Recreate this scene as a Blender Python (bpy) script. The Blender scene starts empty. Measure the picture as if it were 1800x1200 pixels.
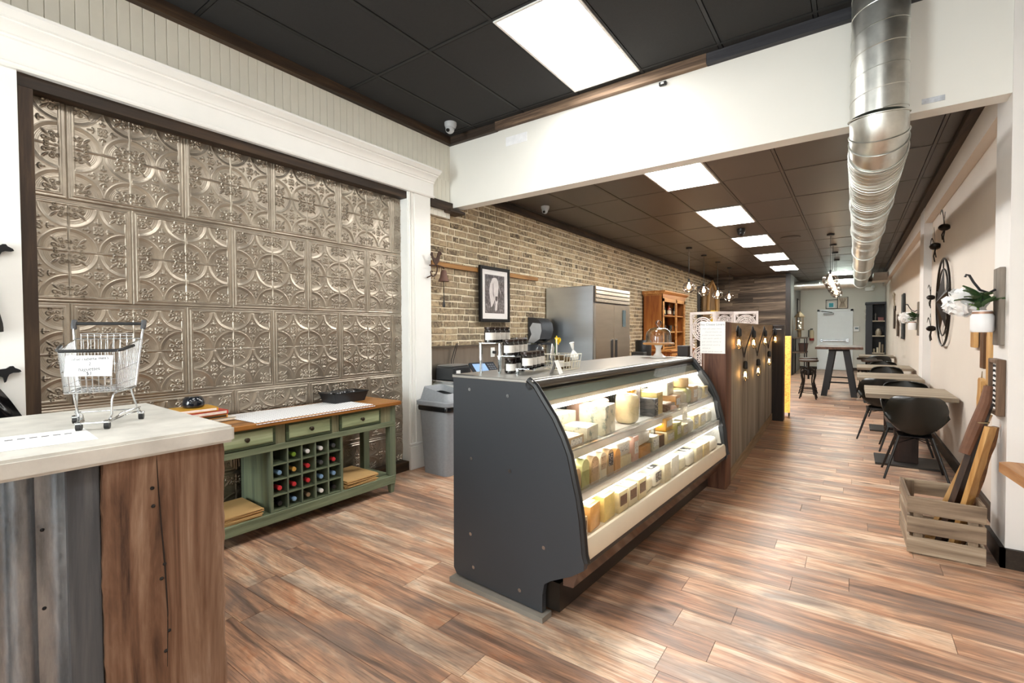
import bpy, bmesh, math, random
from mathutils import Vector, Matrix
from math import sin, cos, pi, radians, sqrt, atan2
S = bpy.context.scene
COL = S.collection
RN = random.Random(11)

# ---------------------------------------------------------------- camera
def set_camera():
    F, VX, HY, ROLL = 839.8, 1499.8, 581.1, -0.00525
    yaw = math.atan((VX - 900) / F); pit = math.atan((600 - HY) / F)
    w = Vector((-sin(yaw) * cos(pit), cos(yaw) * cos(pit), -sin(pit)))
    r = Vector((cos(yaw), sin(yaw), 0)); u = r.cross(w)
    r2 = r * cos(ROLL) + u * sin(ROLL); u2 = -r * sin(ROLL) + u * cos(ROLL)
    cam = bpy.data.cameras.new('camera'); o = bpy.data.objects.new('camera', cam); COL.objects.link(o)
    cam.sensor_width = 36; cam.lens = F / 1800 * 36; cam.clip_start = .02; cam.clip_end = 200
    m = Matrix((r2, u2, -w)).transposed().to_4x4(); m.translation = (0, 0, 1.42)
    o.matrix_world = m
    S.camera = o
set_camera()

# ---------------------------------------------------------------- world, daylight, exposure
S.view_settings.view_transform = 'Standard'; S.view_settings.look = 'None'
S.view_settings.gamma = 1; S.view_settings.use_curve_mapping = False
S.view_settings.exposure = 0.45
W = bpy.data.worlds.new('world'); S.world = W; W.use_nodes = True
W.node_tree.nodes['Background'].inputs[0].default_value = (.86, .93, 1, 1)
W.node_tree.nodes['Background'].inputs[1].default_value = 1.2

def area_light(name, loc, rot, sx, sy, power, col=(1, 1, 1)):
    l = bpy.data.lights.new(name, 'AREA'); l.shape = 'RECTANGLE'; l.size = sx; l.size_y = sy
    l.energy = power; l.color = col
    o = bpy.data.objects.new(name, l); o.location = loc; o.rotation_euler = rot; COL.objects.link(o)
    return o
# daylight of the overcast street coming through the shop front windows behind the camera
area_light('daylight_left_window', (-2.6, -3.35, 1.75), (radians(90), 0, 0), 1.3, 2.2, 190, (.93, .97, 1))
area_light('daylight_right_window', (0.3, -3.35, 1.75), (radians(90), 0, 0), 1.3, 2.2, 48, (.93, .97, 1))
TROFFER_FRONT = 11.5
TROFFER_REAR = 33.0

# ---------------------------------------------------------------- materials
def L(h):
    h = h.lstrip('#')
    f = lambda c: c / 12.92 if c <= .04045 else ((c + .055) / 1.055) ** 2.4
    return tuple(f(int(h[i:i + 2], 16) / 255) for i in (0, 2, 4)) + (1,)
class NT:
    def __init__(s, name):
        s.m = bpy.data.materials.new(name); s.m.use_nodes = True
        s.t = s.m.node_tree; s.b = s.t.nodes['Principled BSDF']; s.out = s.t.nodes['Material Output']
    def n(s, typ, **k):
        x = s.t.nodes.new(typ)
        for a, v in k.items():
            if hasattr(x, a): setattr(x, a, v)
            else: x.inputs[a].default_value = v
        return x
    def l(s, a, b): s.t.links.new(a, b)
    def ramp(s, fac, stops, interp='LINEAR'):
        r = s.n('ShaderNodeValToRGB'); e = r.color_ramp.elements; r.color_ramp.interpolation = interp
        while len(e) < len(stops): e.new(0.5)
        for q, (p, c) in zip(e, stops): q.position = p; q.color = c if not isinstance(c, str) else L(c)
        s.l(fac, r.inputs[0]); return r.outputs[0]
    def coords(s, scale=(1, 1, 1), rnd=True):
        tc = s.n('ShaderNodeTexCoord'); v = tc.outputs['Object']
        if rnd:
            oi = s.n('ShaderNodeObjectInfo'); at = s.n('ShaderNodeAttribute'); at.attribute_name = 'rnd'
            a = s.n('ShaderNodeMath', operation='ADD'); s.l(oi.outputs['Random'], a.inputs[0]); s.l(at.outputs['Fac'], a.inputs[1])
            fr = s.n('ShaderNodeMath', operation='FRACT'); s.l(a.outputs[0], fr.inputs[0]); s.rnd = fr.outputs[0]
            m = s.n('ShaderNodeMath', operation='MULTIPLY'); s.l(fr.outputs[0], m.inputs[0]); m.inputs[1].default_value = 37.0
            ad = s.n('ShaderNodeVectorMath', operation='ADD'); s.l(v, ad.inputs[0]); s.l(m.outputs[0], ad.inputs[1]); v = ad.outputs[0]
        sc = s.n('ShaderNodeVectorMath', operation='MULTIPLY'); s.l(v, sc.inputs[0]); sc.inputs[1].default_value = scale
        return sc.outputs[0]
    def noise(s, vec, scale=5, detail=4, rough=.55, dist=0.0):
        n = s.n('ShaderNodeTexNoise'); n.inputs['Scale'].default_value = scale; n.inputs['Detail'].default_value = detail
        n.inputs['Roughness'].default_value = rough; n.inputs['Distortion'].default_value = dist
        s.l(vec, n.inputs['Vector']); return n.outputs['Fac']
    def mix(s, fac, a, b, mode='MIX'):
        m = s.n('ShaderNodeMix'); m.data_type = 'RGBA'; m.blend_type = mode
        for sock, v in ((m.inputs[0], fac), (m.inputs[6], a), (m.inputs[7], b)):
            if isinstance(v, (int, float)): sock.default_value = v
            elif isinstance(v, (tuple, list)): sock.default_value = v
            elif isinstance(v, str): sock.default_value = L(v)
            else: s.l(v, sock)
        return m.outputs[2]
    def bump(s, h, strength=.3, dist=.01):
        b = s.n('ShaderNodeBump'); b.inputs['Strength'].default_value = strength; b.inputs['Distance'].default_value = dist
        s.l(h, b.inputs['Height']); s.l(b.outputs[0], s.b.inputs['Normal'])
    def set(s, rough=.5, metal=0, spec=.5, coat=0):
        s.b.inputs['Roughness'].default_value = rough; s.b.inputs['Metallic'].default_value = metal
        s.b.inputs['Specular IOR Level'].default_value = spec; s.b.inputs['Coat Weight'].default_value = coat
MATS = {}
def plain(name, col, rough=.5, metal=0, var=.12, scale=6, bump=0, spec=.5, stretch=(1, 1, 1), coat=0, bdist=.004):
    """one colour with a soft procedural variation"""
    if name in MATS: return MATS[name]
    k = NT(name); c = L(col) if isinstance(col, str) else col
    v = k.coords(stretch); n = k.noise(v, scale, 5)
    d = tuple(x * (1 - var) for x in c[:3]) + (1,); e = tuple(min(1, x * (1 + var * .6)) for x in c[:3]) + (1,)
    k.l(k.ramp(n, [(.3, d), (.7, e)]), k.b.inputs['Base Color'])
    k.set(rough, metal, spec, coat)
    if bump: k.bump(k.noise(v, scale * 6, 3), bump, bdist)
    MATS[name] = k.m; return k.m
def wood(name, cols, axis=1, scale=1.0, rough=.5, per=.0, bump=.15, spec=.4, stops=None, knots=0, spread=1.0):
    """grain stretched along one object axis; per = how far whole pieces differ"""
    if name in MATS: return MATS[name]
    k = NT(name); st = [9 * scale] * 3; st[axis] = .7 * scale
    v = k.coords(tuple(st)); n1 = k.noise(v, 1.0, 6, .62, 1.2)
    st2 = [60 * scale] * 3; st2[axis] = 2 * scale
    v2 = k.coords(tuple(st2)); n2 = k.noise(v2, 1.0, 3, .5, .3)
    m = k.n('ShaderNodeMath', operation='MULTIPLY_ADD'); k.l(n2, m.inputs[0]); m.inputs[1].default_value = .28
    m2 = k.n('ShaderNodeMath', operation='MULTIPLY_ADD'); k.l(n1, m2.inputs[0]); m2.inputs[1].default_value = spread; m2.inputs[2].default_value = -.14 + (1 - spread) * .5
    k.l(m2.outputs[0], m.inputs[2]); f = m.outputs[0]
    if per:
        p = k.n('ShaderNodeMath', operation='MULTIPLY_ADD'); k.l(k.rnd, p.inputs[0]); p.inputs[1].default_value = per; p.inputs[2].default_value = -per / 2
        q = k.n('ShaderNodeMath', operation='ADD'); k.l(p.outputs[0], q.inputs[0]); k.l(f, q.inputs[1]); f = q.outputs[0]
    N = len(cols); stops = stops or [.25 + .5 * i / (N - 1) for i in range(N)]
    col = k.ramp(f, list(zip(stops, cols)))
    if knots:
        vo = k.n('ShaderNodeTexVoronoi'); vo.inputs['Scale'].default_value = knots; ks = [1.6] * 3; ks[axis] = .8
        k.l(k.coords(tuple(ks)), vo.inputs['Vector'])
        kf = k.ramp(vo.outputs['Distance'], [(.0, (1, 1, 1, 1)), (.09, (0, 0, 0, 1))])
        col = k.mix(kf, col, cols[0], 'MIX')
    k.l(col, k.b.inputs['Base Color']); k.set(rough, 0, spec)
    if bump: k.bump(f, bump, .004)
    MATS[name] = k.m; return k.m
def emit(name, col, strength):
    if name in MATS: return MATS[name]
    k = NT(name); c = L(col) if isinstance(col, str) else col
    k.b.inputs['Base Color'].default_value = c; k.b.inputs['Emission Color'].default_value = c
    k.b.inputs['Emission Strength'].default_value = strength; k.set(.6); MATS[name] = k.m; return k.m
def glass(name, tint=(.96, .98, .97, 1), refl=1.0, rough=.02):
    """thin pane: clear with a fresnel reflection"""
    if name in MATS: return MATS[name]
    k = NT(name); t = k.n('ShaderNodeBsdfTransparent'); t.inputs[0].default_value = tint
    g = k.n('ShaderNodeBsdfGlossy'); g.inputs['Roughness'].default_value = rough
    f = k.n('ShaderNodeFresnel'); f.inputs[0].default_value = 1.45
    m = k.n('ShaderNodeMath', operation='MULTIPLY'); k.l(f.outputs[0], m.inputs[0]); m.inputs[1].default_value = refl
    x = k.n('ShaderNodeMixShader'); k.l(m.outputs[0], x.inputs[0]); k.l(t.outputs[0], x.inputs[1]); k.l(g.outputs[0], x.inputs[2])
    k.l(x.outputs[0], k.out.inputs[0]); MATS[name] = k.m; return k.m

# ---------------------------------------------------------------- geometry helpers
class G:
    def __init__(s): s.bm = bmesh.new(); s.M = Matrix()
    def _v(s, co): return s.bm.verts.new(s.M @ Vector(co))
    def face(s, vs):
        try: return s.bm.faces.new(vs)
        except ValueError: return None
    def poly(s, pts): s.face([s._v(p) for p in pts]); return s
    def hexa(s, p):
        v = [s._v(q) for q in p]
        for f in ((0, 3, 2, 1), (4, 5, 6, 7), (0, 1, 5, 4), (1, 2, 6, 5), (2, 3, 7, 6), (3, 0, 4, 7)): s.face([v[i] for i in f])
        return s
    def box(s, x0, x1, y0, y1, z0, z1, bev=0, seg=1):
        if not bev:
            return s.hexa([(x0, y0, z0), (x1, y0, z0), (x1, y1, z0), (x0, y1, z0), (x0, y0, z1), (x1, y0, z1), (x1, y1, z1), (x0, y1, z1)])
        b = bmesh.new(); r = bmesh.ops.create_cube(b, size=1)
        for v in b.verts: v.co = ((x0 + x1) / 2 + v.co.x * (x1 - x0), (y0 + y1) / 2 + v.co.y * (y1 - y0), (z0 + z1) / 2 + v.co.z * (z1 - z0))
        bmesh.ops.bevel(b, geom=b.edges[:], offset=bev, segments=seg, affect='EDGES', profile=.5)
        mp = {v: s._v(v.co) for v in b.verts}
        for f in b.faces: s.face([mp[v] for v in f.verts])
        b.free(); return s
    def obox(s, c, size, rot=(0, 0, 0), bev=0):
        from mathutils import Euler
        old = s.M; s.M = old @ Matrix.Translation(c) @ Euler(rot).to_matrix().to_4x4()
        x, y, z = (q / 2 for q in size); s.box(-x, x, -y, y, -z, z, bev); s.M = old; return s
    def prism(s, pts, axis, a, b):
        """polygon in the two other axes (cyclic order) pushed from a to b along axis"""
        def P(p, t):
            return {0: (t, p[0], p[1]), 1: (p[0], t, p[1]), 2: (p[0], p[1], t)}[axis]
        A = [s._v(P(p, a)) for p in pts]; B = [s._v(P(p, b)) for p in pts]
        s.face(A[::-1]); s.face(B); n = len(pts)
        for i in range(n): s.face([A[i], A[(i + 1) % n], B[(i + 1) % n], B[i]])
        return s
    def tube(s, pts, r, n=8, closed=False, cap=True):
        P = [Vector(p) for p in pts]; m = len(P); rs = r if isinstance(r, (list, tuple)) else [r] * m
        rings = []; up = None
        for i, p in enumerate(P):
            if closed: d = (P[(i + 1) % m] - P[i - 1])
            else: d = (P[min(i + 1, m - 1)] - P[max(i - 1, 0)])
            d = d.normalized() if d.length > 1e-9 else Vector((0, 0, 1))
            if up is None:
                up = Vector((0, 0, 1)) if abs(d.z) < .9 else Vector((1, 0, 0))
            x = up - d * up.dot(d)
            if x.length < 1e-6: x = d.orthogonal()
            x.normalize(); up = x; y = d.cross(x)
            rings.append([s._v(p + x * (rs[i] * cos(2 * pi * k / n)) + y * (rs[i] * sin(2 * pi * k / n))) for k in range(n)])
        for i in range(m if closed else m - 1):
            a, b = rings[i], rings[(i + 1) % m]
            for k in range(n): s.face([a[k], a[(k + 1) % n], b[(k + 1) % n], b[k]])
        if cap and not closed: s.face(rings[0][::-1]); s.face(rings[-1])
        return s
    def cyl(s, p0, p1, r0, r1=None, n=14): return s.tube([p0, p1], [r0, r0 if r1 is None else r1], n)
    def lathe(s, prof, c=(0, 0, 0), n=20, cap0=False, cap1=False):
        rings = []
        for r, z in prof:
            if r < 1e-5: rings.append([s._v((c[0], c[1], c[2] + z))])
            else: rings.append([s._v((c[0] + r * cos(2 * pi * k / n), c[1] + r * sin(2 * pi * k / n), c[2] + z)) for k in range(n)])
        for a, b in zip(rings, rings[1:]):
            for k in range(n):
                if len(a) == 1 and len(b) == 1: continue
                if len(a) == 1: s.face([a[0], b[(k + 1) % n], b[k]])
                elif len(b) == 1: s.face([a[k], a[(k + 1) % n], b[0]])
                else: s.face([a[k], a[(k + 1) % n], b[(k + 1) % n], b[k]])
        if cap0 and len(rings[0]) > 1: s.face(rings[0][::-1])
        if cap1 and len(rings[-1]) > 1: s.face(rings[-1])
        return s
    def ball(s, c, r, n=14, sz=1.0, z0=-1, z1=1):
        m = n // 2
        prof = []
        for i in range(m + 1):
            a = -pi / 2 + pi * i / m
            if z0 <= sin(a) <= z1: prof.append((r * cos(a), r * sin(a) * sz))
        return s.lathe(prof, c, n)
    def grid(s, rows, thick=0):
        V = [[s._v(p) for p in r] for r in rows]
        for a, b in zip(V, V[1:]):
            for k in range(len(a) - 1): s.face([a[k], a[k + 1], b[k + 1], b[k]])
        return s
def mesh_of(g, smooth=35, solid=0):
    if solid:
        bmesh.ops.recalc_face_normals(g.bm, faces=g.bm.faces[:])
        bmesh.ops.solidify(g.bm, geom=g.bm.faces[:], thickness=solid)
    bmesh.ops.recalc_face_normals(g.bm, faces=g.bm.faces[:])
    me = bpy.data.meshes.new('mesh'); g.bm.to_mesh(me); g.bm.free()
    if smooth:
        me.polygons.foreach_set('use_smooth', [True] * len(me.polygons))
        me.set_sharp_from_angle(angle=radians(smooth))
    return me
def obj(name, g, m, parent=None, loc=(0, 0, 0), rot=(0, 0, 0), smooth=35, solid=0):
    me = g if isinstance(g, bpy.types.Mesh) else mesh_of(g, smooth, solid)
    if m is not None and not me.materials: me.materials.append(m)
    o = bpy.data.objects.new(name, me); COL.objects.link(o); o.parent = parent
    o.location = loc; o.rotation_euler = rot; return o
def tag(o, label=None, cat=None, group=None, kind=None):
    if label: o['label'] = label
    if cat: o['category'] = cat
    if group: o['group'] = group
    if kind: o['kind'] = kind
    return o
def thing(name, label, cat, loc=(0, 0, 0), rz=0, group=None):
    o = bpy.data.objects.new(name, None); o.empty_display_size = .05; COL.objects.link(o)
    o.location = loc; o.rotation_euler = (0, 0, rz); return tag(o, label, cat, group)
def struct(name, g, m, smooth=0, label=None): return tag(obj(name, g, m, smooth=smooth), label, kind='structure')
def dup(root, loc, rz=None, label=None, group=None):
    def cp(o, par):
        c = o.copy(); COL.objects.link(c); c.parent = par
        for ch in o.children: cp(ch, c)
        return c
    r = cp(root, None); r.location = loc
    if rz is not None: r.rotation_euler = (0, 0, rz)
    if label: r['label'] = label
    if group: r['group'] = group
    return r
def text_mesh(txt, size, thick=.0004, align='CENTER'):
    c = bpy.data.curves.new('txt', 'FONT'); c.body = txt; c.size = size; c.extrude = thick; c.align_x = align; c.align_y = 'CENTER'
    o = bpy.data.objects.new('txt', c); COL.objects.link(o)
    dg = bpy.context.evaluated_depsgraph_get(); me = bpy.data.meshes.new_from_object(o.evaluated_get(dg))
    bpy.data.objects.remove(o); bpy.data.curves.remove(c); me.materials.clear(); return me
def squiggle(g, x0, x1, y, h, z=.0006, r=.0008, rng=RN):
    """a line of handwriting too small to read, as pen strokes"""
    x = x0
    while x < x1:
        wl = min(x1 - x, h * rng.uniform(2, 5)); n = max(3, int(wl / h * 3)); pts = []
        for i in range(n + 1): pts.append((x + wl * i / n, y + (h / 2 if i % 2 else -h / 2) * rng.uniform(.4, 1), z))
        g.tube(pts, r, 4); x += wl + h * .9
ORD = ['first', 'second', 'third', 'fourth', 'fifth', 'sixth', 'seventh', 'eighth', 'ninth', 'tenth', 'eleventh', 'twelfth', 'thirteenth', 'fourteenth', 'fifteenth']
# ================================================================ SETTING
XL, XR, YF, YB, ZC1, ZC2 = -3.70, .85, -3.2, 20.0, 3.57, 3.10
white = plain('white_paint', '#f2f2ee', .38, var=.02)
cream = plain('cream_paint', '#e4e1d4', .45, var=.04)
beamw = plain('beam_paint', '#e9e7e0', .6, var=.03, scale=1.5)
wallw = plain('wall_paint', '#ddd2c6', .6, var=.03, scale=1.5)
endw = plain('end_wall_paint', '#d8d3c8', .6, var=.03, scale=1.5)
darktrim = wood('dark_stained_trim', ['#17110c', '#33261b', '#55402d'], axis=1, rough=.6)
darktrim_x = wood('dark_stained_trim_across', ['#17120f', '#3b2f26', '#6b5340'], axis=0, rough=.6)
darktrim_z = wood('dark_stained_trim_upright', ['#1d1510', '#3a2b1e', '#5a4632'], axis=2, rough=.6)
darkpost = wood('dark_wood_upright', ['#0c0806', '#1d130d', '#33231a'], axis=2, rough=.5)
black = plain('black_plastic', '#141416', .42, var=.1)
blackmetal = plain('black_metal', '#18181a', .45, .6, var=.1)
steel = plain('stainless_steel', '#b9bcbf', .26, 1, var=.06, scale=3, stretch=(1, 1, 14))
chrome = plain('chrome', '#d5d8da', .16, 1, var=.03)

# --- floor: laminate planks running across the room
k = NT('laminate_plank')
nA = k.noise(k.coords((1.1, 13, 13)), 1.0, 7, .66, 1.0)          # broad streaks along the plank
nB = k.noise(k.coords((5.5, 120, 120)), 1.0, 3, .6, .2)          # fine grain
nC = k.noise(k.coords((2.2, 5, 5)), 1.0, 4, .6, .8)              # smoky patches
ad = k.n('ShaderNodeMath', operation='MULTIPLY_ADD'); k.l(k.rnd, ad.inputs[0]); ad.inputs[1].default_value = .20; ad.inputs[2].default_value = -.10
ae = k.n('ShaderNodeMath', operation='ADD'); k.l(nA, ae.inputs[0]); k.l(ad.outputs[0], ae.inputs[1])
c = k.ramp(ae.outputs[0], [(.24, '#57443b'), (.36, '#8f6f5c'), (.45, '#b5886c'), (.53, '#c99f80'), (.62, '#dcbc9f'), (.78, '#ecd9c3')])
c = k.mix(k.ramp(nC, [(.44, (0, 0, 0, 1)), (.66, (.75, .75, .75, 1))]), c, '#7b6d65')
c = k.mix(k.ramp(nC, [(.30, (.5, .5, .5, 1)), (.40, (0, 0, 0, 1))]), c, '#b0704c')
c = k.mix(k.ramp(nB, [(.34, (.5, .5, .5, 1)), (.50, (0, 0, 0, 1))]), c, '#5e4a3c')
vo = k.n('ShaderNodeTexVoronoi'); vo.inputs['Scale'].default_value = 1.0; k.l(k.coords((1.3, 3.2, 3.2)), vo.inputs['Vector'])
c = k.mix(k.ramp(vo.outputs['Distance'], [(.03, (.85, .85, .85, 1)), (.10, (0, 0, 0, 1))]), c, '#4a3628')
k.l(c, k.b.inputs['Base Color']); k.set(.36, 0, .42); k.bump(nB, .05, .002); floor_m = k.m
floor = struct('floor', G().box(-4.0, 1.6, YF, YB + .3, -.12, -.010), plain('plank_joint', '#2a1d15', .8))
PW, PL = .1695, 1.385
pm = mesh_of(G().box(0, PL - .0022, 0, PW - .0022, -.010, 0), 0); pm.materials.append(floor_m)
KN = {1.61: -1.60, 1.78: -2.03, 1.44: -1.30, 2.54: -.28, 2.94: -.27}
planks = []
j = -28
while 1.61 + j * PW < YB + .2:
    y = 1.61 + j * PW; off = RN.uniform(0, PL)
    for ky, kx in KN.items():
        if abs(ky - y) < .06: off = kx
    x = off - PL * math.ceil((off + 4.0) / PL)
    while x < 1.2: planks.append((x, y)); x += PL
    j += 1
def plank_rank(p):
    cx, cy = p[0] + PL / 2, p[1] + PW / 2
    d = -.58 * cx + .81 * cy
    if cy < .55 or d < .5: return 1e6 + abs(cy)
    return cy
planks.sort(key=plank_rank)
for x, y in planks[:300]: obj('plank', pm, None, floor, (x, y, 0))
def joined(name, boxes, m, parent, mk=None):
    """many alike pieces as one mesh, each with its own random value"""
    vs, fs, at = [], [], []
    for b in boxes:
        i = len(vs); x0, x1, y0, y1, z0, z1 = b
        vs += [(x0, y0, z0), (x1, y0, z0), (x1, y1, z0), (x0, y1, z0), (x0, y0, z1), (x1, y0, z1), (x1, y1, z1), (x0, y1, z1)]
        fs += [tuple(i + k for k in f) for f in ((0, 3, 2, 1), (4, 5, 6, 7), (0, 1, 5, 4), (1, 2, 6, 5), (2, 3, 7, 6), (3, 0, 4, 7))]
        r = RN.random(); at += [r] * 6
    me = bpy.data.meshes.new(name); me.from_pydata(vs, [], fs); a = me.attributes.new('rnd', 'FLOAT', 'FACE'); a.data.foreach_set('value', at)
    me.materials.append(m); o = bpy.data.objects.new(name, me); COL.objects.link(o); o.parent = parent; o['kind'] = 'stuff'; return o
joined('distant_planks', [(x, x + PL - .0022, y, y + PW - .0022, -.010, 0) for x, y in planks[300:]], floor_m, floor)

# --- ceilings
tile_f = plain('black_ceiling_tile', '#262626', .85, var=.12, scale=60, bump=.4)
tile_r = plain('dark_bronze_ceiling_tile', '#4a4039', .36, var=.16, scale=70, bump=.25, spec=.6)
tbar_f = plain('black_ceiling_grid', '#1d1d1d', .6); tbar_r = plain('bronze_ceiling_grid', '#4a4038', .4)
ceil1 = struct('ceiling_front', G().box(-4.0, 1.6, YF, 4.0, ZC1 + .03, ZC1 + .12), tile_f)
ceil2 = struct('ceiling_rear', G().box(-4.0, 1.0, 4.14, YB + .3, ZC2 + .03, ZC2 + .12), tile_f)
def tgrid(ceil, xs, ys, z, tm, bm_, skip, cut=(-9, 9)):
    me = {}
    for x0, x1 in zip(xs, xs[1:]):
        for y0, y1 in zip(ys, ys[1:]):
            if any(abs((x0 + x1) / 2 - a) < .1 and abs((y0 + y1) / 2 - b) < .25 for a, b in skip): continue
            key = (round(x1 - x0, 2), round(y1 - y0, 2))
            if key not in me:
                g = G(); w, h = x1 - x0, y1 - y0
                g.hexa([(.018, .018, -.002), (w - .018, .018, -.002), (w - .018, h - .018, -.002), (.018, h - .018, -.002), (.012, .012, .02), (w - .012, .012, .02), (w - .012, h - .012, .02), (.012, h - .012, .02)])
                me[key] = mesh_of(g, 0); me[key].materials.append(tm)
            t = obj('ceiling_tile', me[key], None, ceil, (x0, y0, z + RN.uniform(0, .003)))
    for x in xs[1:-1]: obj('ceiling_grid_bar', G().box(x - .012, x + .012, ys[0], ys[-1], z - .004, z + .03), bm_, ceil, smooth=0)
    for y in ys[1:-1]: obj('ceiling_grid_bar', G().box(xs[0], xs[-1], y - .012, y + .012, z - .003, z + .029), bm_, ceil, smooth=0)
LF = [(-1.755, 3.27), (-1.755, .83), (.075, .83), (-1.755, -1.61), (.075, -1.61)]  # only the first panel is in view; the rest are added, unseen, for light
tgrid(ceil1, [-3.70, -3.28, -2.67, -2.06, -1.45, -.84, -.23, .38, .99, 1.5], [-3.2, -2.22, -1.0, .22, 1.44, 2.66, 3.88, 4.0], ZC1, tile_f, tbar_f, LF)
LR = [(-1.545, 5.23 + 2.44 * k) for k in range(5)] + [(-.325, 17.43)]
tgrid(ceil2, [-3.75, -3.68, -3.07, -2.46, -1.85, -1.24, -.63, -.02, .59, .85], [4.14, 4.62] + [4.62 + 1.22 * k for k in range(1, 13)] + [20.0], ZC2, tile_r, tbar_r, LR)
frame_m = plain('troffer_frame', '#efefec', .5, var=.02)
def troffer(x, y, z, m, label):
    t = thing('troffer_light', label, 'ceiling light', (x, y, z), group='recessed ceiling panel lights')
    g = G()
    for a in ((-.30, -.282, -.60, .60), (.282, .30, -.60, .60), (-.282, .282, -.60, -.582), (-.282, .282, .582, .60)): g.box(a[0], a[1], a[2], a[3], -.012, .02)
    obj('frame', g, frame_m, t, smooth=0)
    obj('diffuser', G().box(-.283, .283, -.583, .583, -.006, .012), m, t, smooth=0)
tf = emit('troffer_diffuser_front', (1, .985, .955, 1), TROFFER_FRONT)
tr = emit('troffer_diffuser_rear', (1, .985, .95, 1), TROFFER_REAR)
tg = emit('troffer_diffuser_greenish', (.88, 1, .95, 1), TROFFER_REAR * .6)
for (x, y), lb in zip(LF, ['large white ceiling light panel beside the white beam above the cheese case', 'added unseen ceiling light panel above the service counter end, nearer the shop front', 'added unseen ceiling light panel to the right near the shop front', 'added unseen ceiling light panel by the left shop window', 'added unseen ceiling light panel by the right shop window']):
    troffer(x, y, ZC1, tf, lb)
for k, (x, y) in enumerate(LR):
    lb = ['nearest white light panel in the dark rear ceiling, tucked behind the beam', 'second white light panel from the beam in the rear ceiling row', 'third light panel from the beam, behind the dome camera', 'fourth light panel from the beam with a greenish glow', 'farthest light panel of the straight row in the rear ceiling', 'greenish ceiling light panel above the cross duct by the end wall'][k]
    troffer(x, y, ZC2, tg if k in (3, 5) else tr, lb)

# --- beam and trim
struct('wall_beam', G().box(-3.95, 1.6, 4.0, 4.14, 2.795, ZC1 + .03), beamw, label='white bulkhead beam crossing the room')
obj('patch', G().box(-2.92, -2.66, 3.9965, 4.0, 3.31, 3.40), plain('patched_filler', '#f4f4f6', .5, var=.08, scale=20), bpy.data.objects['wall_beam'], smooth=0)
def trim(name, *b, m=darktrim, smooth=0): return struct(name, G().box(*b), m)
trim('trim_1', -3.70, -3.02, 3.955, 4.0, 3.485, 3.568, m=darktrim_x); trim('trim_2', -3.02, -.95, 3.945, 4.0, 3.49, 3.568, m=wood('weathered_trim', ['#2b2019', '#5d4a3c', '#8d745d', '#a99a8c'], axis=0, rough=.7))
trim('trim_3', -.95, 1.5, 3.95, 4.0, 3.488, 3.568, m=wood('charcoal_trim', ['#202024', '#35353a', '#4b4a4e'], axis=0, rough=.6))
trim('trim_4', -3.70, -3.645, YF, 3.95, 3.485, 3.568)
trim('trim_5', -3.76, -3.70, 4.14, 16.45, 3.01, 3.095)
trim('trim_6', .70, .77, 4.14, 19.98, 3.04, 3.095, m=darktrim)
trim('trim_7', -1.55, .85, 19.9, 19.99, 3.0, 3.095, m=darktrim_x)

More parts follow.
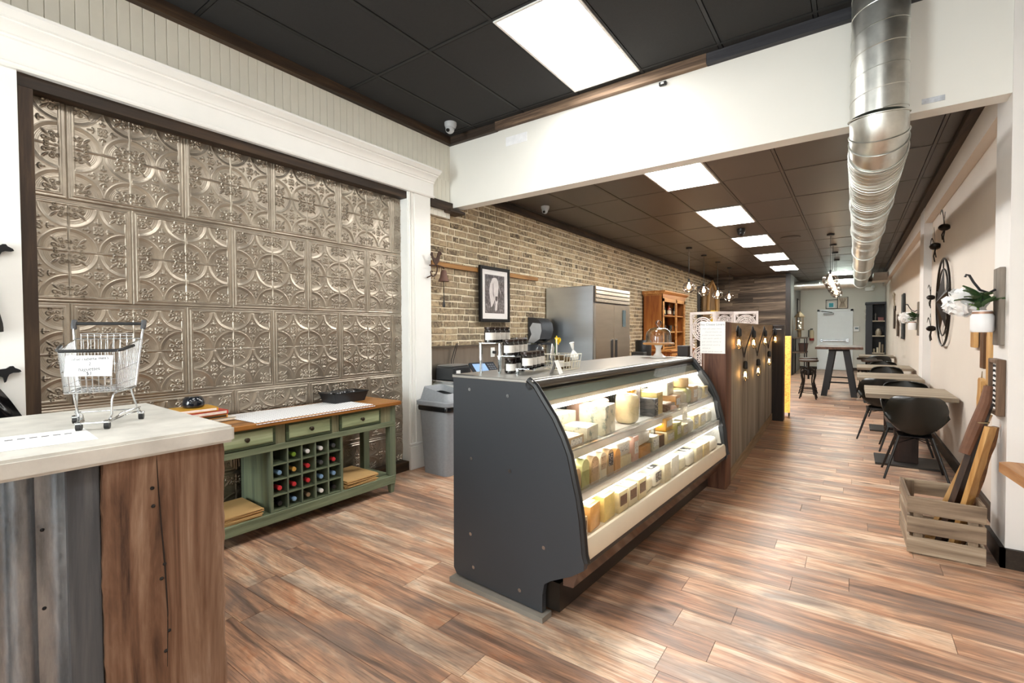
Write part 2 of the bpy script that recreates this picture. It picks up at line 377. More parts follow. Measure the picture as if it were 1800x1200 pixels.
# --- left wall, front half: tin panels in a white cased opening, beadboard above
wl = struct('wall_left', G().box(-4.0, -3.80, YF, 4.0, 0, ZC1 + .03), cream)
import numpy as np
def tin_mesh(N=250, size=.61):
    t = np.linspace(0, size, N + 1); Yg, Zg = np.meshgrid(t, t, indexing='ij')
    bw = .030; s = (size - 2 * bw) / 2
    gs = lambda d, w: np.exp(-(d / w) ** 2)
    st = lambda x, a, b: (lambda q: q * q * (3 - 2 * q))(np.clip((x - a) / (b - a), 0, 1))
    a = (Yg - bw) / s; b = (Zg - bw) / s
    inside = (a > 0) & (a < 2) & (b > 0) & (b < 2)
    u = np.mod(a, 1.0); v = np.mod(b, 1.0)
    uu = np.minimum(u, 1 - u); vv = np.minimum(v, 1 - v)       # measured from the nearest corner
    R = np.sqrt(uu ** 2 + vv ** 2)
    h = .0055 * st(R, .385, .482) + .0025 * (1 - st(R, 0, .42))
    for r in (.345, .372, .398): h += .0018 * gs(R - r, .0075)
    h += .0022 * gs(R - .485, .009)
    # ridge with beads between the squares, sharp line in the middle
    e = np.minimum(uu, vv); run = np.where(uu < vv, v, u)
    h = h * st(e, .012, .035) + .0075 * gs(e, .016) + .004 * gs(e, .024) * gs(np.minimum(np.abs(run - .07), np.abs(run - .93)), .02)
    # centre rosette of four flowers with four leaf sprays
    cx, cy = u - .5, v - .5
    for k in range(4):
        fx, fy = .060 * cos(pi / 4 + k * pi / 2), .060 * sin(pi / 4 + k * pi / 2)
        d = np.sqrt((cx - fx) ** 2 + (cy - fy) ** 2); th = np.arctan2(cy - fy, cx - fx)
        h += .0075 * gs(d - .030 * (1 + .18 * np.cos(5 * th)), .011) + .006 * gs(d, .008)
        ax, ay = cos(k * pi / 2), sin(k * pi / 2)
        p, q = cx * ax + cy * ay, -cx * ay + cy * ax
        h += .0085 * np.exp(-((p - .185) / .042) ** 2 - (q / .013) ** 2)
        for sg in (-1, 1):
            h += .0075 * np.exp(-((p - .155 - .35 * np.abs(q)) / .016) ** 2 - ((q - sg * .035) / .020) ** 2)
        h += .0065 * gs(np.sqrt((p - .255) ** 2 + q ** 2), .011)
    # a fleur in every corner, its blade pointing to the middle
    p = (uu + vv) / sqrt(2); q = np.abs(uu - vv) / sqrt(2)
    h += .0100 * np.exp(-((p - .325) / .062) ** 2 - (q / .015) ** 2)
    for pc, qc, rad in ((.255, .082, .034), (.170, .128, .026), (.200, .048, .020)):
        d = np.sqrt((p - pc) ** 2 + (q - qc) ** 2); h += .0085 * gs(d - rad, .0095)
    d = np.sqrt((p - .135) ** 2 + q ** 2); h += .008 * gs(d - .024, .010)
    H = np.where(inside, h, 0)
    e = np.minimum(np.minimum(Yg, size - Yg), np.minimum(Zg, size - Zg))
    H += .0055 * gs(e - .026, .0045) - .004 * gs(e, .0025) + .002 * gs(e - .009, .004)
    V = np.stack([H, Yg, Zg], -1).reshape(-1, 3)
    n1 = N + 1; I = (np.arange(N)[:, None] * n1 + np.arange(N)[None, :]).reshape(-1)
    Fc = np.stack([I, I + n1, I + n1 + 1, I + 1], -1)
    me = bpy.data.meshes.new('tin_panel'); me.from_pydata(V.tolist(), [], Fc.tolist())
    me.polygons.foreach_set('use_smooth', [True] * len(me.polygons)); me.update(); return me
k = NT('pewter_tin'); v = k.coords((1, 1, 1)); n = k.noise(v, 7, 5)
k.l(k.ramp(n, [(.3, '#92887b'), (.7, '#aea495')]), k.b.inputs['Base Color']); k.set(.34, .80, .5)
tin = k.m; tm = tin_mesh(); tm.materials.append(tin)
for r in range(5):
    y = .79 - .61 * 1 + (.305 if r % 2 else 0)
    if r % 2: y -= 0
    while y < 3.45:
        obj('tin_panel', tm, None, wl, (-3.790, y, 2.21 - .61 * r)); y += .61
trim('trim_8', -3.80, -3.692, .555, .637, .0, 2.764, m=darktrim_z); trim('trim_9', -3.80, -3.69, 3.36, 3.435, 0, 2.764, m=darktrim_z)
trim('trim_10', -3.80, -3.69, .555, 3.435, 2.765, 2.86); trim('trim_11', -3.80, -3.69, .637, 3.36, 0, .09)
struct('trim_12', G().box(-3.80, -3.67, YF, .572, 0, 2.86), white)
g = G(); g.box(-3.80, -3.68, 3.345, 3.665, 0, 2.86)
for y0, y1, x in ((3.352, 3.372, -3.668), (3.385, 3.40, -3.672), (3.43, 3.655, -3.668)): g.box(-3.69, x, y0, y1, .26, 2.84)
g.box(-3.69, -3.655, 3.34, 3.675, 0, .24, .004); g.box(-3.69, -3.66, 3.343, 3.672, .24, .27, .006)
struct('trim_13', g, white, 30)
cornice = [(-3.80, 2.835), (-3.652, 2.835), (-3.645, 2.845), (-3.645, 2.858), (-3.662, 2.866), (-3.662, 2.985), (-3.650, 2.990), (-3.650, 3.003), (-3.640, 3.008), (-3.632, 3.022), (-3.615, 3.038), (-3.590, 3.050), (-3.590, 3.060), (-3.570, 3.062), (-3.545, 3.082), (-3.535, 3.088), (-3.535, 3.104), (-3.80, 3.104)]
struct('trim_14', G().prism(cornice, 1, YF, 3.70), white, 25)
bm1 = mesh_of(G().prism([(0, -3.80), (.0642, -3.80), (.0642, -3.704), (.0615, -3.7005), (.003, -3.7005), (0, -3.704)], 2, 3.09, 3.50), 0)
# prism along z gives (a,b,t): a is the run along the wall, b the wall normal; swap to world axes
for vtx in bm1.vertices: x_, y_, z_ = vtx.co; vtx.co = (y_, x_, z_)
bm1.flip_normals(); bm1.materials.append(cream)
y = -.55
while y < 3.98:
    obj('beadboard', bm1, None, wl, (0, y, 0)); y += .0655
for y in (3.67, 3.7355, 3.801, 3.8665, 3.932): obj('beadboard', bm1, None, wl, (0, y, -.41), smooth=0)
bmw = mesh_of(G().box(-3.80, -3.70, 3.6, 4.0, 2.84, 3.1), 0)
trim('trim_15', -3.80, -3.66, 3.668, 4.02, 2.755, 2.845); trim('trim_16', -3.80, -3.60, 3.9, 4.14, 2.735, 2.765)

# --- left wall, rear half: old brick
mort = plain('lime_mortar', '#ddd2b8', .9, var=.18, scale=18, bump=.5)
wb = struct('wall_left_rear', G().box(-4.0, -3.757, 4.0, 16.6, 0, ZC2 + .03).box(-3.99, -3.757, 3.66, 4.0, 0, 2.76), mort)
k = NT('old_brick'); v = k.coords((1, 1, 1)); n = k.noise(v, 26, 5, .6)
tc = k.n('ShaderNodeNewGeometry'); wn = k.noise(tc.outputs['Position'], .55, 5, .65)
base = k.ramp(k.rnd, [(0, '#4d4236'), (.2, '#94806a'), (.45, '#b8a384'), (.6, '#8c7860'), (.8, '#ab967a'), (1, '#564a3d')])
c2 = k.mix(k.ramp(n, [(.44, (0, 0, 0, 1)), (.62, (.6, .6, .6, 1))]), base, '#cdb994')
c3 = k.mix(k.ramp(n, [(.30, (.5, .5, .5, 1)), (.42, (0, 0, 0, 1))]), c2, '#43382c')
# old soot and limewash patches with ragged edges
c4 = k.mix(k.ramp(wn, [(.44, (0, 0, 0, 1)), (.62, (.62, .62, .62, 1))]), c3, '#6b6253')
k.l(c4, k.b.inputs['Base Color']); k.set(.88, 0, .25); k.bump(n, .7, .006)
brick = k.m
def brick_mesh(l, r):
    g = G(); h = .0635; j = lambda: r.uniform(-.0035, .0035)
    d = .006 + r.uniform(0, .004)
    g.hexa([(-.02, 0, 0), (-.02, l, 0), (-.02, l, h), (-.02, 0, h), (d + j(), .005 + j(), .004 + j()), (d + j(), l - .005 + j(), .004 + j()), (d + j(), l - .005 + j(), h - .004 + j()), (d + j(), .005 + j(), h - .004 + j())])
    me = mesh_of(g, 0); me.materials.append(brick); return me
bl = [brick_mesh(.204, RN) for _ in range(6)]; bh = [brick_mesh(.098, RN) for _ in range(4)]
bricks = []
z = .86; row = 0
while z < 3.0:
    header = row % 6 == 3; y = 3.66 + RN.uniform(-.2, 0); 
    while y < 16.5:
        short = header or RN.random() < .12
        l = .098 if short else .204
        if y + l > 3.66 and not (y < 4.0 and z > 2.70): bricks.append((max(y, 3.665), z, short))
        y += l + .012
    z += .0755; row += 1
def brick_rank(b):
    y, z, s = b
    hidden = z < 1.2 or (6.1 < y < 7.4 and z < 2.0) or (y < 5.9 and z > 2.95)
    return y * (1.2 if s else 1) + (100 if hidden else 0)
bricks.sort(key=brick_rank)
for y, z, s in bricks[:300]: obj('brick', RN.choice(bh if s else bl), None, wb, (-3.757, y, z + RN.uniform(-.004, .004)), (RN.uniform(-.02, .02), 0, 0))
joined('distant_bricks', [(-3.77, -3.757 + RN.uniform(.004, .011), y + RN.uniform(0, .006), y + (.098 if s else .204) - RN.uniform(0, .006), z + RN.uniform(0, .004), z + .0635 - RN.uniform(0, .004)) for y, z, s in bricks[300:]], brick, wb)
rail = struct('trim_17', G().box(-3.757, -3.715, 3.72, 5.86, 2.135, 2.185), wood('honey_batten', ['#5a3a18', '#94662f', '#b98a4c'], axis=1, rough=.6), label='honey coloured wooden batten on the brick wall behind the framed cow picture')

# --- weathered plank wall at the rear left, grey side wall, end wall
wr = struct('wall_rear_left', G().box(-3.95, -1.58, 16.53, 16.65, 0, ZC2 + .03), darkpost)
wood_rear = wood('weathered_wall_plank', ['#1d1712', '#40342a', '#6a5b4c', '#94846f'], axis=0, scale=.8, rough=.75, per=.2, bump=.4)
z = 0.0
while z < 3.08:
    h = min(.142, 3.095 - z); x = -3.75; cut = RN.uniform(-3.4, -2.2)
    for x0, x1 in ((-3.75, cut), (cut, -1.6)): obj('wall_plank', G().box(x0 + .002, x1 - .002, 16.50 - RN.uniform(0, .008), 16.53, z + .003, z + h - .003), wood_rear, wr, smooth=0)
    z += .142
trim('trim_18', -1.66, -1.54, 16.44, 16.66, 0, 3.1, m=darkpost)
struct('wall_side_rear', G().box(-1.75, -1.55, 16.65, 20.2, 0, ZC2 + .03), plain('grey_plaster', '#86837e', .8, var=.12, scale=3))
we = struct('wall_end', G().box(-1.8, 1.2, YB, YB + .15, 0, ZC2 + .03), endw)
trim('baseboard_end', -1.55, -1.02, 19.975, 20, 0, .1, m=darktrim_x); trim('baseboard_end_right', -.02, .85, 19.975, 20, 0, .1, m=darktrim_x)

# --- right wall: recessed stretch, pilasters, boxed-in top, baseboards
struct('wall_right', G().box(XR, 1.1, 4.14, YB + .2, 0, ZC2 + .03), wallw)
struct('wall_right_box', G().box(.77, XR + .02, 4.14, YB, 2.835, ZC2 + .03), wallw)
pil = plain('pilaster_paint', '#e4e0dc', .55, var=.02)
struct('wall_pilaster', G().box(.745, 1.6, 3.99, 4.36, 0, ZC1), pil)
struct('wall_pilaster_rear', G().box(.765, .9, 8.5, 8.92, 0, ZC2), pil)
struct('wall_right_front', G().box(1.25, 1.6, YF, 3.99, 0, ZC1), wallw)
bb = wood('dark_baseboard', ['#18120d', '#2e241b', '#463828'], axis=1, rough=.55)
for n_, b in enumerate(((.825, .85, 4.37, 8.49, 0, .115), (.825, .85, 8.93, 19.98, 0, .115), (.722, .745, 3.965, 4.385, 0, .115), (.722, 1.25, 3.965, 3.99, 0, .115), (.742, .765, 8.48, 8.94, 0, .115), (1.225, 1.25, YF, 3.96, 0, .115))):
    struct('baseboard_right' if n_ == 0 else 'baseboard_right_' + ['', 'rear', 'pilaster', 'pilaster_face', 'pilaster_rear', 'front'][n_], G().box(*b), bb)

# --- shop front behind the camera: wall with two windows and a glazed door
g = G(); g.box(-4, -3.3, -3.35, YF, 0, 3.65); g.box(-1.9, -.4, -3.35, YF, 0, 3.65); g.box(1.0, 1.6, -3.35, YF, 0, 3.65)
for a, b in ((-3.3, -1.9), (-.4, 1.0)): g.box(a, b, -3.35, YF, 0, .62); g.box(a, b, -3.35, YF, 2.88, 3.65)
struct('wall_front', g, cream)
for n_, (a, b) in enumerate(((-3.3, -1.9), (-.4, 1.0))):
    w = struct('window_%d' % (n_ + 1), G().box(a, b, -3.27, -3.262, .62, 2.88), glass('window_glass'))
    f = G(); f.box(a, a + .05, -3.31, -3.23, .62, 2.88); f.box(b - .05, b, -3.31, -3.23, .62, 2.88); f.box(a, b, -3.31, -3.23, .62, .67); f.box(a, b, -3.31, -3.23, 2.83, 2.88)
    obj('window_frame', f, blackmetal, w, smooth=0)

# --- rear door in the end wall
dm = plain('door_paint', '#eceff0', .45, var=.02)
d = struct('door_1', G().box(-.97, -.07, 19.955, 19.985, .01, 2.03, .003), dm)
fr = G(); fr.box(-1.03, -.965, 19.94, 20, 0, 2.10); fr.box(-.075, -.01, 19.94, 20, 0, 2.10); fr.box(-1.03, -.01, 19.94, 20, 2.035, 2.10)
obj('door_frame', fr, dm, d, smooth=0)
obj('push_bar', G().box(-.93, -.12, 19.89, 19.93, 1.0, 1.05, .01).box(-.93, -.87, 19.89, 19.96, .98, 1.07).box(-.2, -.12, 19.88, 19.96, .97, 1.09), steel, d)
obj('door_closer', G().box(-.85, -.55, 19.87, 19.94, 1.92, 1.98, .008).tube([(-.6, 19.88, 1.99), (-.75, 19.75, 2.02), (-.9, 19.93, 2.05)], .012, 6), plain('closer_grey', '#8d8d8b', .4, .6), d)
# ================================================================ SERVICE COUNTER, LEFT FRONT
def GW(t):
    g = G(); g.M = Matrix.Translation(-Vector(t.location)); return g
concrete = plain('cast_concrete', '#cbc8c0', .55, var=.16, scale=9, bump=.12)
oldwood = wood('hewn_barn_beam', ['#382419', '#6a4c38', '#876a55', '#a58c79'], axis=2, scale=1.0, rough=.7, bump=.5, spread=1.1, knots=1.1)
greywood = wood('grey_weathered_board', ['#2c2d30', '#4c4e52', '#6c6d6f'], axis=2, scale=.8, rough=.8, bump=.4)
k = NT('galvanised_corrugated'); v = k.coords((1, 1, .18)); n = k.noise(v, 14, 6, .65); n2 = k.noise(k.coords((1, 1, 1)), 60, 4)
k.l(k.ramp(n, [(.28, '#5b6066'), (.5, '#8d949b'), (.72, '#b3bac1')]), k.b.inputs['Base Color']); k.l(k.ramp(n2, [(.3, (.28,) * 3 + (1,)), (.7, (.5,) * 3 + (1,))]), k.b.inputs['Roughness']); k.b.inputs['Metallic'].default_value = .85
k.bump(n2, .15, .003); corr = k.m
t = thing('service_counter', 'service counter of corrugated metal and hewn wood with a thick concrete top', 'counter', (-2.5, 0, 0))
g = GW(t); top = [(-3.04, -1.2), (-2.0, -1.2), (-2.0, .90), (-3.04, .93)]
g.prism(top, 2, .985, 1.05); bmesh.ops.bevel(g.bm, geom=g.bm.edges[:], offset=.010, segments=2, affect='EDGES'); obj('countertop', g, concrete, t, smooth=40)
# hewn slab: front face with an uneven outline
g = GW(t); N = 26
def slab(z, e): return .0035 * sin(z * 5 + e) + .002 * sin(z * 23 + 2 * e) + .0018 * sin(z * 71 + e)
rows = []
for i in range(N + 1):
    z = .985 * i / N
    rows.append([(-2.16, .50 + slab(z, 1), z), (-2.045 + slab(z, 4) * .6, .494 + slab(z, 2), z), (-2.035 + slab(z, 5) * .4, .51 + slab(z, 2), z), (-2.030 + slab(z, 6) * .4, .68, z), (-2.035 + slab(z, 7) * .4, .858 + slab(z, 3), z), (-2.045, .872 + slab(z, 3), z), (-2.16, .874 + slab(z, 9), z), (-2.16, .50 + slab(z, 1), z)])
g.grid(rows); obj('hewn_slab', g, oldwood, t, smooth=50)
for y, z in ((.63, .865), (.632, .80), (.662, .58), (.652, .53), (.672, .33), (.66, .26)): obj('nail_hole', GW(t).ball((-2.031, y, z), .007, 8), plain('rust_black', '#17110d', .8), t)
g = GW(t)
pts = [(-2.033, .645, .98), (-2.030, .648, .85), (-2.029, .655, .70), (-2.0285, .662, .58), (-2.0285, .668, .40), (-2.03, .664, .2)]
g.tube(pts, [.0012, .002, .0025, .003, .002, .001], 5); obj('drying_crack', g, plain('crack_dark', '#20130b', .9), t)
obj('corner_board', GW(t).box(-2.14, -2.06, .405, .493, 0, .985, .004), greywood, t)
g = GW(t); rows = []
for i in range(121):
    y = -1.15 + 1.555 * i / 120; ph = (y + 1.15) % .112 / .112
    x = -2.085 + .020 * max(-.6, min(1, 1.7 * cos(2 * pi * ph)))
    rows.append([(x, y, .0), (x, y, .985)])
g.grid(rows); obj('corrugated_sheet', g, corr, t, smooth=60)
for y in (.352, .085, -.18):
    for z in (.80, .55, .28, .10): obj('screw', GW(t).ball((-2.075, y, z), .006, 8), blackmetal, t)
obj('core', GW(t).box(-2.95, -2.10, -1.15, .86, 0, .985), plain('counter_core', '#3a332d', .8), t, smooth=0)

# paper sheet
t = thing('paper_sheet', 'white printed sheet of paper lying on the concrete counter below the toy cart', 'paper', (-2.32, .37, 1.0505), radians(-5))
obj('sheet', G().box(-.13, .17, -.17, .155, 0, .0012), plain('white_paper', '#f3f3f1', .7, var=.02), t, smooth=0)
g = G(); RN2 = random.Random(5)
for i in range(9): g.box(-.05 + .002 * i, -.038 + .002 * i, -.15 + .03 * i, -.13 + .03 * i, .001, .0018)
obj('printed_line', g, plain('print_black', '#1c1c1e', .7), t, smooth=0)

# --- toy shopping cart
def cart():
    fx, fy = .88, -.475; rz = atan2(fy, fx)
    t = thing('miniature_shopping_cart', 'small chrome wire shopping cart with black handle standing on the concrete counter', 'shopping cart', (-2.44, .593, 1.051), rz)
    # local: +x forward (narrow end), y across
    wire = .0014
    g = G()
    def ring(z, xa, xb, wa, wb, r=wire): g.tube([(xa, -wa, z), (xb, -wb, z), (xb, wb, z), (xa, wa, z)], r, 6, closed=True)
    zb, zt = .145, .335
    def lerp(a, b, f): return a + (b - a) * f
    # rear top width .115, front top .085; bottom narrower
    def corner(f):  # f 0 bottom..1 top
        return lerp(-.095, -.125, f), lerp(.116, .130, f), lerp(.092, .110, f), lerp(.076, .086, f)
    zt_r, zt_f = .345, .300
    def zz(f, front): return lerp(zb, zt_f if front else zt_r, f)
    for f in (0, .16, .5, 1):
        xa, xb, wa, wb = corner(f); r = .0028 if f in (0, 1) else wire
        g.tube([(xa, -wa, zz(f, 0)), (xb, -wb, zz(f, 1)), (xb, wb, zz(f, 1)), (xa, wa, zz(f, 0))], r, 6, closed=True)
    n = 17
    for side in (-1, 1):
        for i in range(n + 1):
            q = i / n; x0 = corner(0); x1 = corner(1)
            g.tube([(lerp(x0[0], x0[1], q), side * lerp(x0[2], x0[3], q), zb), (lerp(x1[0], x1[1], q), side * lerp(x1[2], x1[3], q), lerp(zt_r, zt_f, q))], wire, 5)
    for i in range(10):
        q = -1 + 2 * i / 9; c0, c1 = corner(0), corner(1)
        g.tube([(c0[1], q * c0[3], zb), (c1[1], q * c1[3], zt_f)], wire, 5)
        g.tube([(c0[0], q * c0[2], zb), (c1[0], q * c1[2], zt_r)], wire, 5)
        g.tube([(c0[0], q * c0[2], zb), (c0[1], q * c0[3], zb)], wire, 5)
    for i in range(8):
        x = lerp(-.095, .116, i / 7); w = lerp(.092, .076, i / 7); g.tube([(x, -w, zb), (x, w, zb)], wire, 5)
    obj('basket', g, chrome, t)
    g = G()   # folded child seat panel inside
    for z in (.24, .30, .358, .366): g.tube([(-.10, -.085, z), (-.10, .085, z)], wire * 1.3, 5)
    for i in range(9): g.tube([(-.10, -.085 + .17 * i / 8, .20), (-.10, -.085 + .17 * i / 8, .366)], wire, 5)
    obj('seat_grille', g, chrome, t)
    g = G()   # handle uprights and lower frame
    for s in (-1, 1):
        g.tube([(-.13, s * .116, .405), (-.118, s * .112, .36), (-.095, s * .098, .19), (-.092, s * .092, .142), (-.06, s * .085, .138), (.05, s * .068, .138), (.075, s * .06, .132), (.082, s * .055, .11), (.07, s * .05, .05), (.085, s * .046, .032), (.10, s * .045, .03)], .0038, 8)
        g.tube([(-.045, s * .085, .138), (-.05, s * .088, .12), (-.085, s * .102, .035)], .0034, 8)
        g.tube([(.10, s * .045, .030), (.02, s * .05, .030), (-.01, s * .062, .045), (-.05, s * .095, .052), (-.10, s * .104, .052)], .0032, 8)
        g.tube([(.105, s * .045, .024), (.015, s * .05, .024), (-.03, s * .08, .036), (-.10, s * .104, .037)], .0032, 8)
    g.tube([(.104, -.045, .027), (.104, .045, .027)], .0032, 8); g.tube([(-.095, -.104, .045), (-.095, .104, .045)], .003, 8)
    obj('lower_frame', g, chrome, t)
    h = obj('handle', G().tube([(-.135, -.112, .408), (-.135, .112, .408)], .0068, 10), black, t)
    obj('front_bumper', G().tube([(.02, -.112, .318), (.10, -.098, .306), (.127, -.085, .302), (.129, 0, .302), (.127, .085, .302), (.10, .098, .306), (.02, .112, .318)], .0062, 8), black, t)
    for s in (-1, 1): obj('handle_cap', G().tube([(-.140, s * .116, .420), (-.130, s * .116, .40), (-.126, s * .114, .385)], .0095, 10), plain('grey_cap', '#3a3b3e', .4), h)
    for x, y in ((.098, -.042), (.098, .042), (-.095, -.108), (-.095, .108)):
        w = obj('wheel', G().cyl((x - .002, y - .008, .0145), (x - .002, y + .008, .0145), .0145, n=16), black, t)
        obj('caster_fork', G().box(x - .013, x + .013, y - .011, y + .011, .022, .034, .003), chrome, w)
    return t
ct = cart()
# price card standing on the cart's front rim
t = thing('price_card', 'handwritten white price card hung on the front of the small wire cart', 'sign', (-2.292, .524, 1.297), radians(40))
g = G(); g.M = Matrix.Rotation(radians(-8), 4, 'X'); g.box(-.082, .082, -.001, .001, -.036, .040); obj('card', g, plain('card_white', '#f6f6f4', .7, var=.02), t, smooth=0)
ink = plain('pen_ink', '#2a2a33', .7)
for s_, z_, sz in (("olive ciabatta mini's", .028, .0165), ('2', .009, .017), ('baguettes', -.010, .0195), ('$3', -.026, .0185)):
    o = obj('handwriting', text_mesh(s_, sz, .0003), ink, t, (.004, -.0016 + z_ * .14, z_), (radians(82), radians(-3), 0))

# --- black bags on cow-shaped hooks on the left casing
bagm = plain('black_bag_film', '#101114', .22, var=.2, scale=10, spec=.7)
iron = plain('cast_iron', '#1a1a1c', .5, .5)
cow = [(-.13, .012), (-.115, .03), (-.06, .032), (.02, .030), (.052, .034), (.066, .045), (.078, .046), (.084, .036), (.104, .024), (.108, .014), (.098, .010), (.076, .010), (.062, .002), (.056, -.012), (.050, -.036), (.044, -.040), (.040, -.014), (.030, -.006), (-.04, -.008), (-.062, -.012), (-.07, -.038), (-.078, -.040), (-.084, -.010), (-.10, -.004), (-.115, -.03), (-.121, -.03), (-.12, .0)]
def hook(z, y, lb):
    t = thing('cow_hook', lb, 'hook', (-3.668, y, z)); g = G(); g.prism(cow, 0, .010, .026); obj('cow_silhouette', g, iron, t, smooth=0)
    obj('peg', G().tube([(0, -.02, -.005), (.045, -.02, -.012), (.055, -.02, .005)], .006, 8), iron, t)
hook(1.845, .432, 'upper cow-shaped black iron hook on the white casing'); hook(1.20, .447, 'lower cow-shaped black iron hook on the white casing')
def bag(z, y, w, h, lb, crumple, foot):
    t = thing('black_bag', lb, 'bag', (-3.642, y, z)); g = G(); n = 18; m = 16
    rr = random.Random(int(z * 100)); rows = []
    for i in range(n + 1):
        q = i / n; r = []
        for j in range(m + 1):
            s = -1 + 2 * j / m; ww = w * (.18 + .82 * min(1, q * foot) ** .8)
            r.append((.018 + .03 * (1 - s * s) * sin(pi * min(1, q * .8 + .15)) + crumple * sin(9 * s + 7 * q + 3 * sin(5 * q)) * sin(pi * q), s * ww, -h * q + crumple * sin(6 * s)))
        rows.append(r)
    g.grid(rows); g.grid([[(.004, p[1], p[2]) for p in r] for r in rows]); obj('film', g, bagm, t, smooth=70)
    obj('drawstring', G().tube([(.03, -.02, 0), (.04, -.03, -.05), (.045, .01, -.11), (.04, .05, -.13)], .004, 6), black, t)
bag(1.83, .385, .105, .40, 'smooth black bag hanging from the upper cow hook', .004, 1.1); bag(1.19, .40, .16, .22, 'crumpled shiny black bag hanging from the lower cow hook', .012, .95)

# ================================================================ SIDEBOARD WITH WINE RACK
green = wood('distressed_green_paint', ['#343b2b', '#616a52', '#7d866a', '#9aa284'], axis=1, scale=.8, rough=.6, bump=.15, spread=.8)
green_z = wood('distressed_green_paint_upright', ['#343b2b', '#586150', '#737c62', '#8b9476'], axis=2, scale=.8, rough=.6, bump=.15, spread=.8)
honey = wood('honey_stained_top', ['#5d3311', '#8d5a26', '#a87338', '#bd8c50'], axis=1, scale=.7, rough=.4, bump=.05)
t = thing('sideboard', 'green distressed sideboard with wooden top, three drawers and a wine rack', 'sideboard', (-3.5, 2.0, 0))
x0, x1 = -3.71, -3.285
obj('top', GW(t).box(-3.75, -3.235, 1.14, 2.85, .775, .81, .006), honey, t)
for x in (x0, x1 - .06):
    for y in (1.18, 2.76):
        g = GW(t); g.hexa([(x + .014, y + .014, 0), (x + .046, y + .014, 0), (x + .046, y + .046, 0), (x + .014, y + .046, 0), (x, y, .13), (x + .06, y, .13), (x + .06, y + .06, .13), (x, y + .06, .13)]); g.box(x, x + .06, y, y + .06, .13, .775); obj('leg', g, green_z, t, smooth=0)
obj('apron', GW(t).box(x0, x1 - .012, 1.19, 2.81, .615, .775), green, t, smooth=0)
obj('lower_rail', GW(t).box(x1 - .012, x1 + .004, 1.19, 2.81, .590, .635, .003), green, t)
for y0, y1 in ((1.24, 1.335), (1.745, 1.815), (2.19, 2.25), (2.66, 2.76)): obj('stile', GW(t).box(x1 - .012, x1, y0, y1, .635, .775), wood('worn_green_stile', ['#4a4a36', '#77765a', '#8f8c6e'], axis=2, rough=.6), t, smooth=0)
knobm = plain('aged_brass_knob', '#3b3225', .4, .7)
def drawer(t, ya, yb, z0, z1, x):
    g = GW(t); g.box(x - .012, x + .008, ya + .004, yb - .004, z0, z1, .002)
    f = [(ya + .03, z0 + .024), (yb - .03, z0 + .024), (yb - .03, z1 - .024), (ya + .03, z1 - .024)]
    d = obj('drawer', g, wood('dark_drawer_frame', ['#20281a', '#3d4a31', '#5b6b49'], axis=1, rough=.6), t, smooth=0)
    p = GW(t); e = .012
    p.hexa([(x + .004, f[0][0] - e, f[0][1] - e), (x + .004, f[1][0] + e, f[1][1] - e), (x + .004, f[2][0] + e, f[2][1] + e), (x + .004, f[3][0] - e, f[3][1] + e), (x + .013, *f[0]), (x + .013, *f[1]), (x + .013, *f[2]), (x + .013, *f[3])])
    obj('drawer_panel', p, wood('light_green_panel', ['#5d6650', '#85906c', '#a3ad88', '#bcc4a4'], axis=1, scale=.9, rough=.55, spread=.8), d, smooth=0)
    kb = G(); old = Matrix.Translation(-Vector(t.location)) @ Matrix.Translation((x + .013, (ya + yb) / 2, (z0 + z1) / 2)) @ Matrix.Rotation(pi / 2, 4, 'Y'); kb.M = old
    kb.lathe([(0, 0), (.011, .001), (.008, .006), (.007, .012), (.015, .018), (.016, .024), (.010, .030), (0, .031)], n=14); obj('knob', kb, knobm, d)
for ya, yb in ((1.335, 1.745), (1.815, 2.19), (2.25, 2.66)): drawer(t, ya, yb, .640, .770, x1)
obj('bottom_shelf', GW(t).box(x0, x1 + .004, 1.19, 2.81, .130, .155, .003).box(x1 - .01, x1 + .004, 1.19, 2.81, .085, .135), green, t)
for y in (1.715, 2.275): obj('rack_side', GW(t).box(x0, x1, y - .009, y + .009, .155, .615), green_z, t, smooth=0)
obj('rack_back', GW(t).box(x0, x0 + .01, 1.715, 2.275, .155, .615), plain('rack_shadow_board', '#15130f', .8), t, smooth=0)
cw = (2.266 - 1.724) / 5; ch = (.600 - .165) / 4
for i in range(1, 5): obj('rack_divider', GW(t).box(x0 + .02, x1 - .002, 1.724 + i * cw - .005, 1.724 + i * cw + .005, .160, .612), green_z, t, smooth=0)
for i in range(0, 5): obj('rack_shelf', GW(t).box(x0 + .02, x1 - .004, 1.724, 2.266, .160 + i * ch - .0045 + (.004 if i == 0 else 0), .160 + i * ch + .0045), green, t, smooth=0)
